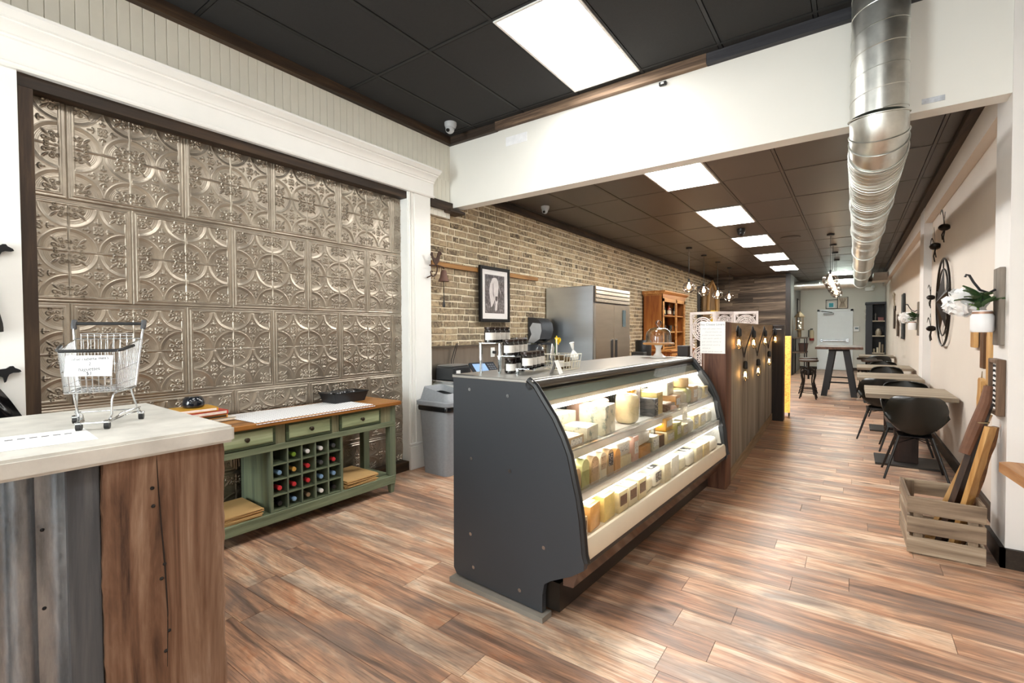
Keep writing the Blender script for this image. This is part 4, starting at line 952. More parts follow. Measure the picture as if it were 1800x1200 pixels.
obj('front_leaf', G().hexa([(.028, -.042, 0), (.030, -.042, 0), (.030, .042, 0), (.028, .042, 0), (-.001, -.042, .075), (.001, -.042, .075), (.001, .042, .075), (-.001, .042, .075)]), plain('card_white', '#f6f6f4', .7, var=.02), t, smooth=0)
obj('back_leaf', G().hexa([(-.030, -.042, 0), (-.028, -.042, 0), (-.028, .042, 0), (-.030, .042, 0), (-.001, -.042, .075), (.001, -.042, .075), (.001, .042, .075), (-.001, .042, .075)]), plain('card_grey_back', '#8f8a86', .7), t, smooth=0)
honeyc = plain('relish_contents', '#5d4a2c', .2, var=.5, scale=40)
wirec = plain('cream_wire', '#ded7c2', .4, var=.03)
t = thing('wire_basket', 'cream wire basket with small packets standing behind the tent card', 'basket', CM @ Vector((.33, .64, ZT)), CRZ)
g = G()
for z, e in ((.003, 0), (.05, .006), (.095, .012)): g.tube([(-.07 - e, -.09 - e, z), (.07 + e, -.09 - e, z), (.07 + e, .09 + e, z), (-.07 - e, .09 + e, z)], .0022, 5, closed=True)
for i in range(7):
    y = -.09 + .03 * i
    for s in (-1, 1): g.tube([(s * .07, y, .003), (s * .082, y * 1.12, .095)], .0018, 5)
for i in range(1, 5):
    for s in (-1, 1): g.tube([(-.07 + .028 * i, s * .09, .003), (-.07 + .028 * i, s * .102, .095)], .0018, 5)
obj('wires', g, wirec, t)
jar(.335, .60, ZT + .005, 'brown relish jar in the near end of the wire basket', .032, .085, '#5a4a38', honeyc, 'jars in the wire basket')
jar(.335, .675, ZT + .005, 'brown relish jar in the far end of the wire basket', .032, .070, '#6b5a44', honeyc, 'jars in the wire basket')
leafp = plain('packet_white', '#eeeeea', .35, var=.08, scale=20)
for i, (x, y, a, b, lb) in enumerate(((.29, .58, .5, .35, 'white seed packet leaning left in the wire basket'), (.29, .64, .25, .5, 'tall white packet leaning in the middle of the wire basket'), (.37, .73, -.25, -.3, 'clear cellophane packet with a twisted white tip in the basket'))):
    t = thing('packet', lb, 'packet', CM @ Vector((x, y, ZT + .06)), CRZ + b, 'packets in the wire basket'); g = G(); g.M = Matrix.Rotation(-a, 4, 'X')
    if i < 2: g.box(-.002, .002, -.03, .03, 0, .10 + .03 * i); obj('sleeve', g, leafp, t, smooth=0); obj('print', G().box(0, .001, 0, .001, 0, .001), leafp, t) if False else None
    else: g.lathe([(.0, 0), (.025, .0), (.03, .02), (.012, .05), (.005, .06), (.016, .11), (0, .112)], n=8); obj('sleeve', g, leafp, t)
t = thing('daffodil', 'single yellow daffodil standing above the wire basket', 'flower', CM @ Vector((.25, .68, ZT)), CRZ)
yel = plain('daffodil_yellow', '#f2d21e', .5, var=.08); stem = plain('stem_green', '#5d7a38', .5)
obj('stem', G().tube([(0, 0, 0), (.004, .004, .10), (.006, .0, .165), (.018, 0, .18)], .003, 6), stem, t)
g = G(); g.M = Matrix.Translation((.018, 0, .18)) @ Matrix.Rotation(radians(75), 4, 'Y')
for i in range(6):
    a = i * pi / 3; g.grid([[(cos(a) * r_ - sin(a) * w_, sin(a) * r_ + cos(a) * w_, .004 * sin(r_ * 60)) for w_ in (-ww, 0, ww)] for r_, ww in ((.004, .003), (.016, .010), (.030, .003))])
obj('petals', g, yel, t, solid=.001)
g = G(); g.M = Matrix.Translation((.018, 0, .18)) @ Matrix.Rotation(radians(75), 4, 'Y'); g.lathe([(.007, 0), (.009, .012), (.014, .022), (.012, .022), (.007, .010)], n=12); obj('trumpet', g, yel, t)
# cake stand with dome
t = thing('cake_stand', 'white pedestal cake stand with wooden plate on the far end of the cheese case', 'cake stand', CM @ Vector((.33, 2.23, ZT)), CRZ)
obj('pedestal', G().lathe([(0, 0), (.075, 0), (.075, .006), (.045, .016), (.026, .04), (.022, .075), (.034, .105), (.05, .112), (0, .112)], n=28), plain('white_ceramic', '#eeece8', .2, var=.02), t)
obj('plate', G().lathe([(0, .112), (.13, .112), (.136, .116), (.136, .126), (.13, .13), (0, .13)], n=36), wood('plate_wood', ['#7a4d24', '#a87640', '#c59a66'], axis=0, rough=.5), t)
t2 = thing('glass_dome', 'clear glass cloche with round knob sitting on the cake stand', 'cloche', CM @ Vector((.33, 2.23, ZT + .1305)), CRZ)
dg = glass('dome_glass', (.93, .95, .95, 1), 2.2)
obj('dome', G().lathe([(.108, 0), (.108, .06), (.10, .095), (.075, .122), (.04, .134), (.012, .138)], n=32), dg, t2); obj('knob', G().lathe([(.010, .138), (.012, .15), (.024, .166), (.026, .18), (.018, .195), (0, .2)], n=20), dg, t2)
# ================================================================ BEHIND THE CASE, LEFT SIDE
# --- rubbish bin
t = thing('rubbish_bin', 'grey plastic rubbish bin with black liner beside the white casing', 'bin', (-3.36, 3.525, 0))
def rrect(w, d, r, n=5):
    out = []
    for cx, cy, a0 in ((w - r, d - r, 0), (-w + r, d - r, 90), (-w + r, -d + r, 180), (w - r, -d + r, 270)):
        for i in range(n + 1): a = radians(a0 + 90 * i / n); out.append((cx + r * cos(a), cy + r * sin(a)))
    return out
def loft(g, secs, cap0=True, cap1=False):
    R = [[g._v((p[0], p[1], z)) for p in pts] for pts, z in secs]
    for a, b in zip(R, R[1:]):
        for k_ in range(len(a)): g.face([a[k_], a[(k_ + 1) % len(a)], b[(k_ + 1) % len(a)], b[k_]])
    if cap0: g.face(R[0][::-1])
    if cap1: g.face(R[-1])
    return g
binm = plain('grey_bin_plastic', '#8d9195', .5, var=.08, scale=40)
obj('bin_body', loft(G(), [(rrect(.165, .145, .05), .004), (rrect(.20, .172, .05), .68)]), binm, t, smooth=40, solid=-.004)
obj('liner', loft(G(), [(rrect(.213, .186, .05), .635), (rrect(.217, .190, .05), .66), (rrect(.208, .182, .05), .70)], False), bagm, t, smooth=40)
obj('rim', loft(G(), [(rrect(.214, .186, .05), .685), (rrect(.224, .196, .05), .692), (rrect(.224, .196, .05), .722), (rrect(.205, .178, .05), .732)], False), binm, t, smooth=40, solid=-.004)
hood = G(); S0 = rrect(.200, .175, .05); 
R0 = [hood._v((p[0], p[1], .725)) for p in S0]; R1 = [hood._v((p[0] * .80 - .01, p[1] * .80, .805 + .06 * (-p[0] / .2 * .5 + .5))) for p in S0]
R2 = [hood._v((p[0] * .66 - .01, p[1] * .66, .76 + .04 * (-p[0] / .2 * .5 + .5))) for p in S0]
for A_, B_ in ((R0, R1), (R1, R2)):
    for q in range(len(A_)): hood.face([A_[q], A_[(q + 1) % len(A_)], B_[(q + 1) % len(A_)], B_[q]])
obj('funnel_lid', hood, binm, t, smooth=30)
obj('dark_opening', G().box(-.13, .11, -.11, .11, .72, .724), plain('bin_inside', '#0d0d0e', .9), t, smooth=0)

# --- back counter with steel splashback
t = thing('back_counter', 'stainless steel topped back counter along the brick wall', 'counter', (-3.45, 4.9, 0))
obj('cabinet', GW(t).box(-3.74, -3.15, 3.75, 6.02, .08, .85), plain('cabinet_white', '#e3e3df', .5, var=.03), t, smooth=0)
obj('toe_kick', GW(t).box(-3.70, -3.20, 3.82, 6.0, 0, .08), black, t, smooth=0)
obj('worktop', GW(t).box(-3.745, -3.10, 3.735, 6.04, .85, .885, .006), steel, t)
obj('splashback', GW(t).box(-3.747, -3.735, 3.70, 5.30, .885, 1.235), plain('steel_splashback', '#a29a8f', .34, .9, var=.1, scale=2, stretch=(1, 10, 1)), t, smooth=0)
obj('ledge', GW(t).box(-3.747, -3.70, 3.69, 5.32, 1.235, 1.255), plain('ledge_brown', '#4b3f31', .5), t, smooth=0)
for y0 in (3.86, 4.58, 5.30):
    d_ = obj('door', GW(t).box(-3.152, -3.135, y0, y0 + .68, .12, .83, .003), plain('cabinet_white', '#e3e3df', .5), t); obj('handle', GW(t).box(-3.135, -3.115, y0 + .60, y0 + .615, .60, .75), steel, d_, smooth=0)
t = thing('label_printer', 'black receipt printer with grey lid on the back counter beside the casing', 'printer', (-3.59, 3.92, .886), .05)
obj('body', G().box(-.13, .13, -.16, .14, 0, .145, .012), plain('printer_black', '#26282a', .4), t); obj('lid', G().box(-.12, .10, -.145, .135, .145, .165, .008), plain('printer_lid', '#6d6c68', .35), t)
obj('sticker', G().box(.130, .1315, -.12, -.05, .06, .11), plain('card_white', '#f6f6f4', .7), t, smooth=0); obj('paper_roll_slot', G().box(.13, .136, .0, .10, .012, .05), black, t, smooth=0)
t = thing('cash_scanner', 'small dark box with paper slip in front of the receipt printer', 'box', (-3.38, 3.87, .886)); obj('housing', G().box(-.05, .05, -.12, .08, 0, .07, .008), black, t); obj('slip', G().box(.0505, .052, -.04, .03, .025, .055), plain('card_white', '#f6f6f4', .7), t, smooth=0)
t = thing('power_cable', 'black cable hanging down the steel splashback to the printer', 'cable', (-3.70, 3.98, 1.03)); obj('cord', G().tube([(.01, .10, .25), (0, .08, .20), (-.01, .03, .06), (.02, .0, -.02)], .005, 6).tube([(.012, .12, .25), (.004, .10, .19), (.0, .05, .05), (.03, .02, -.02)], .004, 6), black, t)
t = thing('touch_terminal', 'dark touch-screen terminal tilted on the back counter', 'terminal', (-3.29, 4.09, .886), radians(-20))
obj('stand', G().box(-.07, .05, -.09, .09, 0, .06, .01), black, t)
g = G(); g.M = Matrix.Translation((0, 0, .11)) @ Matrix.Rotation(radians(38), 4, 'Y'); g.box(-.11, .11, -.16, .16, -.015, .015, .008); tb = obj('housing', g, plain('terminal_dark', '#2c3036', .35), t)
g = G(); g.M = Matrix.Translation((0, 0, .11)) @ Matrix.Rotation(radians(38), 4, 'Y'); g.box(-.08, .08, -.13, .03, .0152, .0165); obj('screen', g, emit('terminal_screen', '#7e9cc4', .35), tb, smooth=0)
g = G(); g.M = Matrix.Translation((0, 0, .11)) @ Matrix.Rotation(radians(38), 4, 'Y')
for i in range(3):
    for j_ in range(4): g.box(-.07 + .035 * j_, -.05 + .035 * j_, .055 + .03 * i, .075 + .03 * i, .015, .018)
tag(obj('keypad', g, plain('key_grey', '#6d7278', .4), tb), kind='stuff')
t = thing('paper_roll', 'small white paper roll beside the touch terminal', 'paper roll', (-3.28, 4.36, .886)); obj('roll', G().cyl((0, -.03, .032), (0, .03, .032), .032), plain('white_paper', '#f3f3f1', .7), t); obj('core_tube', G().cyl((0, -.032, .032), (0, .032, .032), .010), plain('roll_core', '#8b6d4a', .8), t)
t = thing('wall_outlet', 'white outlet with black plug on the steel splashback', 'outlet', (-3.734, 4.80, 1.15)); obj('plate', G().box(0, .006, -.04, .04, -.06, .06, .002), white, t); obj('plug', G().cyl((.006, 0, .0), (.045, .01, -.005), .018), black, t)
# faucet, pan, wall dispenser
t = thing('sink_faucet', 'arched chrome faucet behind the jars', 'faucet', (-3.55, 5.55, .886), radians(-30)); pts = [(0, 0, 0), (0, 0, .25)] + [(.0 + .09 - .09 * cos(a), 0, .25 + .09 * sin(a)) for a in [pi * i / 10 for i in range(11)]] + [(.18, 0, .20)]
obj('spout', G().tube(pts, .012, 10), chrome, t); obj('base', G().lathe([(0, 0), (.03, 0), (.03, .012), (.016, .03), (.014, .06)], n=16), chrome, t); obj('lever', G().tube([(.015, 0, .06), (.06, .03, .08)], .007, 8), chrome, t)
t = thing('steel_pan', 'steel container on the shelf ledge left of the towel dispenser', 'container', (-3.62, 5.20, 1.256)); obj('pan', loft(G(), [(rrect(.06, .10, .02), 0), (rrect(.075, .12, .02), .07)]), steel, t, solid=-.003); obj('rim', G().tube([(p[0], p[1], .07) for p in rrect(.076, .121, .02)], .004, 6, closed=True), steel, t)
obj('ledge_bracket', GW(bpy.data.objects['back_counter']).box(-3.747, -3.52, 5.02, 5.36, 1.238, 1.2555), steel, bpy.data.objects['back_counter'], smooth=0)
t = thing('paper_towel_dispenser', 'dark wall-mounted towel dispenser with grey end beside the fridge', 'dispenser', (-3.74, 5.78, 1.42))
g = G(); sec = [(-.17, 0), (-.18, .10), (-.12, .20), (0, .235), (.10, .22), (.17, .15), (.19, .0)]
g.prism([(z_, x_) for x_, z_ in [(a_, b_) for a_, b_ in sec]], 1, -.15, .15)
obj('cover', g, plain('smoke_grey_plastic', '#303134', .25, spec=.6), t, smooth=40)
g = G(); g.prism([(b_ * .96, a_ * .96) for a_, b_ in sec[:5]] + [(.08, .11), (.03, .04), (.06, -.05)], 1, -.156, -.150); obj('end_cap', g, plain('grey_end_plastic', '#b2b4b6', .45), t, smooth=0)
obj('feed_bar', G().box(.12, .22, -.13, .13, -.20, -.17, .01), black, t)
obj('grey_panel', GW(bpy.data.objects['back_counter']).box(-3.747, -3.735, 5.30, 6.0, .885, 1.22), plain('grey_panel', '#55565a', .5), bpy.data.objects['back_counter'], smooth=0)
t = thing('soap_box', 'grey box with a red mark under the towel dispenser', 'box', (-3.66, 5.72, .886)); obj('carton', G().box(-.05, .05, -.10, .10, 0, .22, .006), plain('grey_carton', '#5d5f63', .5), t); obj('red_mark', G().cyl((.05, -.04, .17), (.052, -.04, .17), .02), plain('red_mark', '#b3302c', .5), t)

# --- framed cow picture on the brick
t = thing('framed_picture', 'black framed black-and-white picture of a grazing white cow on the brick wall', 'picture', (-3.695, 4.80, 1.875))
hw, hh = .305, .345
for b in ((-hw, -hw + .04, -hh, hh), (hw - .04, hw, -hh, hh), (-hw + .04, hw - .04, -hh, -hh + .04), (-hw + .04, hw - .04, hh - .04, hh)): obj('frame_rail', G().box(-.015, .022, *b, .003), plain('frame_black', '#120e0c', .6, spec=.25), t)
obj('mount', G().box(-.012, .008, -hw + .04, hw - .04, -hh + .04, hh - .04), plain('mount_white', '#eceae8', .8, var=.02), t, smooth=0)
k = NT('grass_photo'); v = k.coords((1, 1, .6)); n = k.noise(v, 60, 6, .75); sp = k.n('ShaderNodeSeparateXYZ'); tc = k.n('ShaderNodeTexCoord'); k.l(tc.outputs['Object'], sp.inputs[0])
k.l(k.ramp(n, [(.38, '#171417'), (.52, '#4d4649'), (.64, '#a49ea0')]), k.b.inputs['Base Color']); k.set(.6)
pr_ = obj('print', G().box(.008, .0095, -.205, .195, -.235, .245), k.m, t, smooth=0)
cowp = [(-.12, -.02), (-.125, .06), (-.11, .13), (-.06, .20), (-.02, .215), (.03, .21), (.065, .17), (.075, .10), (.062, .02), (.055, -.03), (.060, -.08), (.045, -.12), (.040, -.19), (.015, -.205), (-.005, -.19), (.005, -.12), (-.005, -.06), (-.03, -.10), (-.07, -.15), (-.09, -.16), (-.10, -.09)]
def flat(pts, x, m, nm, par):
    g = G(); g.prism([(p[0] * .95, p[1]) for p in pts], 0, x, x + .0008); obj(nm, g, m, par, smooth=0)
flat(cowp, .0095, plain('cow_white', '#d8d2d0', .6, var=.12, scale=12), 'cow_figure', pr_)
flat([(.005, -.02), (.05, -.02), (.045, -.075), (.02, -.085), (.0, -.06)], .0104, plain('cow_muzzle', '#3f3a3c', .6, var=.3, scale=40), 'muzzle', pr_)
flat([(-.055, .13), (-.04, .15), (-.035, .02), (-.02, -.05), (-.05, .0)], .0104, plain('cow_shade_patch', '#8f8788', .6), 'flank_marking', pr_)
flat([(.078, .12), (.12, .03), (.125, -.03), (.115, .02), (.085, .09)], .0104, plain('cow_white', '#d8d2d0', .6), 'ear', pr_)
obj('glazing', G().box(.012, .0135, -hw + .04, hw - .04, -hh + .04, hh - .04), glass('picture_glass', (.99, .99, .99, 1), .15), t, smooth=0)

# --- rooster bell bracket
rust = plain('rusted_iron', '#4a342b', .7, .4, var=.25, scale=30)
t = thing('rooster_bell', 'rusty iron rooster bracket with a hanging bell on the edge of the casing', 'bell', (-3.60, 3.70, 2.12))
rooster = [(-.115, .10), (-.108, .118), (-.095, .128), (-.085, .120), (-.083, .098), (-.07, .075), (-.04, .07), (-.02, .085), (-.01, .12), (.005, .148), (.03, .15), (.052, .13), (.045, .118), (.03, .13), (.022, .10), (.012, .05), (-.01, .02), (-.03, .0), (-.045, .0), (-.07, .025), (-.088, .06), (-.098, .085), (-.108, .088)]
g = G(); g.prism([(-p[0] * 0 + p[0], p[1]) for p in rooster], 0, -.005, .005); obj('rooster', g, rust, t, smooth=0)
obj('bracket', G().tube([(0, -.13, -.012), (0, -.06, -.006), (0, -.03, 0), (0, .02, -.004), (0, .075, -.012), (0, .085, -.03)], .007, 8).tube([(0, -.015, -.005), (0, -.02, -.06), (0, -.045, -.11), (0, -.085, -.125), (0, -.11, -.11), (0, -.115, -.08), (0, -.10, -.068), (0, -.088, -.08)], .007, 8).tube([(0, -.10, -.115), (-.06, -.11, -.135)], .007, 6), rust, t)
b = obj('bell', G().lathe([(.0, 0), (.022, -.004), (.032, -.02), (.042, -.08), (.056, -.11), (.060, -.125), (.055, -.125), (.038, -.09), (.026, -.02), (0, -.012)], c=(0, .08, -.04), n=24), plain('bell_bronze', '#6b4f44', .5, .6, var=.2), t)
obj('clapper', G().tube([(0, .08, -.10), (0, .08, -.36)], .004, 6).lathe([(0, 0), (.006, -.01), (.016, -.07), (.012, -.085), (0, -.09)], c=(0, .08, -.355), n=10), black, b)

# --- stainless double-door fridge
t = thing('steel_fridge', 'tall stainless steel two-door fridge against the brick wall', 'fridge', (-3.33, 6.72, 0))
obj('cabinet', GW(t).box(-3.73, -2.965, 6.10, 7.37, .12, 2.05, .006), plain('fridge_side', '#d3d9df', .30, 1, var=.06, scale=1.5, stretch=(1, 1, 5)), t)
fd = plain('fridge_door_steel', '#bdb4a8', .28, 1, var=.08, scale=2, stretch=(1, 1, 8))
for y0, y1, hy in ((6.115, 6.733, 6.66), (6.738, 7.355, 6.81)):
    d_ = obj('door', GW(t).box(-2.965, -2.925, y0, y1, .20, 1.80, .006), fd, t); obj('recessed_handle', GW(t).box(-2.9255, -2.918, hy - .035, hy + .035, .95, 1.27), black, d_, smooth=0); obj('handle_tab', GW(t).box(-2.925, -2.912, hy - .03, hy + .03, 1.27, 1.285), steel, d_, smooth=0)
    if y0 > 6.5: obj('display', GW(t).box(-2.9255, -2.915, 7.06, 7.17, 1.47, 1.73, .004), plain('display_grey', '#4a5a5e', .2), d_)
gr = obj('grille_frame', GW(t).box(-2.966, -2.94, 6.115, 7.355, 1.81, 2.045), plain('grille_dark', '#3a332d', .5), t, smooth=0)
for i in range(4): obj('grille_slat', GW(t).prism([(-2.945, 1.818 + i * .057), (-2.918, 1.822 + i * .057), (-2.925, 1.866 + i * .057), (-2.945, 1.868 + i * .057)], 1, 6.12, 7.35), plain('grille_steel', '#cdb8a0', .2, .9, var=.05), gr, smooth=0)
for x in (-3.65, -3.0):
    for y in (6.16, 7.31): obj('foot', GW(t).cyl((x, y, 0), (x, y, .12), .025), blackmetal, t)

# --- small equipment between fridge and hutch
t = thing('black_canister', 'black cylindrical machine beside the fridge behind the cake stand', 'machine', (-3.25, 8.85, 0)); obj('stand', G().box(-.2, .2, -.3, .3, 0, .85, .01), plain('stand_dark', '#2b2926', .6), t); obj('drum', G().lathe([(0, .85), (.14, .85), (.15, .87), (.15, 1.20), (.13, 1.23), (0, 1.23)], n=24), black, t); obj('side_box', G().box(-.05, .18, -.48, -.31, .0, 1.02, .01), plain('stand_dark', '#2b2926', .6), t)
t = thing('wire_rack', 'white wire rack standing next to the fridge', 'rack', (-3.2, 7.72, 0)); g = G()
for i in range(5): g.tube([(-.10 + .05 * i, -.02, .0), (-.10 + .05 * i, 0, 1.28), (-.10 + .05 * i, .06, 1.34), (-.10 + .05 * i, .10, 1.26)], .006, 6)
for z in (.3, .7, 1.0, 1.2): g.tube([(-.1, -.005, z), (.1, -.005, z)], .005, 6)
obj('wires', g, plain('white_wire', '#d8d8d6', .4), t)

# --- pine hutch with bottles and glasses
pine = wood('orange_pine', ['#5e2f10', '#8f4f1f', '#aa6a30', '#be8447'], axis=2, scale=.8, rough=.45, bump=.08)
pine_y = wood('orange_pine_across', ['#70401a', '#a2662f', '#bd8748', '#d0a066'], axis=1, scale=.8, rough=.45, bump=.08)
t = thing('pine_hutch', 'orange pine hutch with open glazed shelves of bottles and glasses', 'hutch', (-3.45, 10.95, 0))
y0, y1 = 10.14, 11.80; xb, xf = -3.73, -3.30
obj('side_panel', GW(t).box(xb, xf, y0, y0 + .03, 1.0, 2.16), pine, t, smooth=0); obj('side_panel', GW(t).box(xb, xf, y1 - .03, y1, 1.0, 2.16), pine, t, smooth=0)
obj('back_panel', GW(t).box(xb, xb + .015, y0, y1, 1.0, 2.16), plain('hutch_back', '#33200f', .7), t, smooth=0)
obj('crown', GW(t).box(xb, xf + .01, y0 - .005, y1 + .005, 2.16, 2.19).prism([(xb, 2.19), (xf + .02, 2.19), (xf + .07, 2.235), (xf + .07, 2.26), (xb, 2.26)], 1, y0 - .06, y1 + .06), pine_y, t, smooth=0)
g = GW(t)
for a, b in ((y0, y0 + .10), (11.06, 11.14), (y1 - .10, y1)): g.box(xf - .02, xf + .005, a, b, 1.0, 2.10)
g.box(xf - .02, xf + .005, y0, y1, 2.03, 2.16); obj('face_frame', g, pine_y, t, smooth=0)
for z in (1.02, 1.36, 1.72): obj('shelf', GW(t).box(xb, xf - .02, y0 + .03, y1 - .03, z, z + .022), pine_y, t, smooth=0)
obj('counter_slab', GW(t).box(-3.74, -3.06, 9.98, 12.0, .955, 1.0, .01), pine_y, t); obj('base_cabinet', GW(t).box(-3.73, -3.11, 10.05, 11.95, 0, .955), pine, t, smooth=0)
for a, b in ((10.1, 10.7), (10.73, 11.3), (11.33, 11.9)):
    d_ = obj('drawer', GW(t).box(-3.112, -3.095, a, b, .78, .93, .004), pine_y, t); obj('knob', GW(t).ball((-3.085, (a + b) / 2, .855), .018, 10), knobm, d_)
bc = ['#5b2f16', '#d9b01c', '#2c2f2a', '#8a3b1a', '#f0efe8', '#20211f', '#c8c2b4']
for i in range(7):
    y = 10.32 + i * .205; c = bc[i]; t2 = thing('liquor_bottle', '%s bottle on the top hutch shelf, %s from the left' % (['brown', 'yellow-labelled', 'dark green', 'amber', 'white-labelled', 'black', 'pale'][i], ORD[i]), 'bottle', (-3.47 + .05 * (i % 2), y, 1.743), group='bottles on the hutch shelf')
    obj('glass_body', G().lathe([(0, 0), (.037, 0), (.04, .01), (.04, .15), (.03, .18), (.014, .20), (.013, .25), (0, .25)], n=16), plain('bottle_' + c[1:], c if i not in (1, 4) else '#2a2416', .15, spec=.7), t2)
    obj('label', G().lathe([(.041, .04), (.041, .12)], n=16), plain('bottle_label_' + c[1:], ['#c9a880', '#e0be1a', '#b8b49c', '#d8c8a8', '#eceae2', '#8a8272', '#4a463e'][i], .6), t2); obj('stopper', G().lathe([(.015, .245), (.015, .275), (0, .275)], n=12), black, t2)
tg_ = glass('tumbler_glass', (.82, .85, .86, 1), 2.5)
gp_ = None
for s, z in ((1, 1.383), (0, 1.043)):
    for i in range(7):
        t2 = thing('drinking_glass', 'clear drinking glass on the %s hutch shelf, %s from the left' % (['lowest', 'middle'][s], ORD[i]), 'glass', (-3.45 + .06 * (i % 2), 10.30 + i * .21, z), group='glasses in the hutch')
        if gp_ is None: gp_ = mesh_of(G().lathe([(0, .006), (.03, .006), (.032, .0), (.034, .004), (.042, .14), (.039, .14), (.03, .012), (0, .012)], n=16)); gp_.materials.append(tg_)
        obj('tumbler', gp_, None, t2)

# --- glass globe pendants
bulb = emit('warm_bulb', (1, .74, .46, 1), 15); pglass = glass('amber_globe', (1.0, .94, .90, 1), .85)
def pendant(x, y, zc, lb, grp, first=[]):
    if first: return dup(first[0], (x, y, ZC2), None, lb, grp)
    t = thing('globe_pendant', lb, 'pendant lamp', (x, y, ZC2), group=grp); dz = ZC2 - zc
    obj('canopy', G().lathe([(0, 0), (.06, 0), (.06, -.02), (.05, -.03), (0, -.03)], n=20), black, t)
    obj('cord', G().cyl((0, 0, -.03), (0, 0, -dz + .16), .004, n=6), black, t)
    obj('socket', G().lathe([(0, -dz + .18), (.02, -dz + .175), (.022, -dz + .10), (0, -dz + .10)], n=14), black, t)
    gl_ = obj('globe', G().ball((0, 0, -dz), .125, 24, .92), pglass, t, smooth=60)
    obj('bulb', G().lathe([(.012, -dz + .10), (.014, -dz + .075), (.032, -dz + .03), (.036, -dz), (.026, -dz - .03), (0, -dz - .04)], n=14), bulb, t, smooth=60)
    first.append(t); return t
wds = ['nearest', 'second nearest', 'third nearest', 'farthest']
for i, y in enumerate((10.1, 11.3, 12.65, 14.0)): pendant(-2.75, y, 2.29, '%s glowing glass globe pendant over the hutch side' % wds[i], 'globe pendants along the brick wall side')
for i, y in enumerate((10.2, 11.45, 12.65, 14.0)): pendant(-.34, y, 2.29, '%s glowing glass globe pendant over the high table' % wds[i], 'globe pendants along the middle of the room')

# --- arched wooden board with yellow sticker leaning at the rear
t = thing('arched_wood_board', 'tall rough wooden board with arched rope top and a yellow sticker', 'board', (-3.5, 15.2, 0), radians(-20))
wb_ = wood('rough_board', ['#3a2a1a', '#6d5335', '#8d7350'], axis=2, rough=.8, bump=.3)
obj('board', G().prism([(-.42, 0), (.42, 0), (.42, 2.45), (.22, 2.75), (.0, 2.85), (-.22, 2.75), (-.42, 2.45)], 0, -.03, .03), wb_, t, smooth=0)
obj('arch_piece', G().tube([(.05, -.22, 2.0), (.05, -.18, 2.6), (.05, 0, 2.86), (.05, .18, 2.6), (.05, .22, 2.0)], .045, 8), wood('pale_arch', ['#6d4d28', '#9a7443', '#b8945f'], axis=2, rough=.7), t)
obj('sticker', G().box(.031, .034, -.05, .32, 1.62, 2.0), plain('yellow_sticker', '#d8ae20', .5, var=.3, scale=30), t, smooth=0)
obj('dark_frame', G().box(-.06, -.03, -.60, -.46, 0, 2.7), darkpost, t, smooth=0)

# ================================================================ PARTITION
rw = wood('red_brown_post', ['#2e1a10', '#583726', '#724e3a', '#8b6852'], axis=2, scale=.9, rough=.6, bump=.25)
t = thing('partition_post', 'thick reddish brown wooden post at the end of the cheese case', 'post', (-1.0, 4.61, 0))
obj('timber', GW(t).box(-1.115, -.905, 4.515, 4.72, 0, 1.49, .006), rw, t)
t = thing('side_post', 'narrow dark post behind the far end of the cheese case', 'post', (-1.33, 4.68, 0)); obj('timber', GW(t).box(-1.37, -1.27, 4.64, 4.72, 0, 1.27, .004), plain('dark_grey_wood', '#403a38', .6), t)
t = thing('partition', 'low partition of grey vertical boards with string bulbs', 'partition', (-.98, 6.5, 0))
grb = wood('grey_partition_board', ['#4a443b', '#716a5e', '#8a8376', '#a29b8c'], axis=2, scale=.6, rough=.7, per=.2, bump=.2)
for i in range(20):
    a = 4.725 + i * .184; xx = -.93 - .10 * (i + .5) / 20
    obj('board', GW(t).box(xx - .04, xx, a + .001, a + .182, .10, 1.32), grb, t, smooth=0)
tan_b = wood('tan_partition_header', ['#6a563f', '#8f7a5e', '#a8947a'], axis=1, rough=.7)
g = GW(t); g.hexa([(-.99, 4.725, 1.235), (-.918, 4.725, 1.235), (-1.018, 8.4, 1.235), (-1.09, 8.4, 1.235), (-.99, 4.725, 1.485), (-.918, 4.725, 1.485), (-1.018, 8.4, 1.485), (-1.09, 8.4, 1.485)]); obj('header_board', g, tan_b, t, smooth=0)
g = GW(t); g.hexa([(-.98, 4.725, 0), (-.918, 4.725, 0), (-1.018, 8.4, 0), (-1.08, 8.4, 0), (-.98, 4.725, .11), (-.918, 4.725, .11), (-1.018, 8.4, .11), (-1.08, 8.4, .11)]); obj('skirting', g, tan_b, t, smooth=0)
t = thing('partition_end_post', 'wide black-brown end post of the low partition', 'post', (-.95, 8.52, 0)); obj('timber', GW(t).box(-1.10, -.87, 8.40, 8.60, 0, 1.485, .005), darkpost, t)
obj('top_bolts', GW(t).tube([(-1.06, 8.398, 1.42), (-.90, 8.398, 1.42)], .010, 6), steel, t)
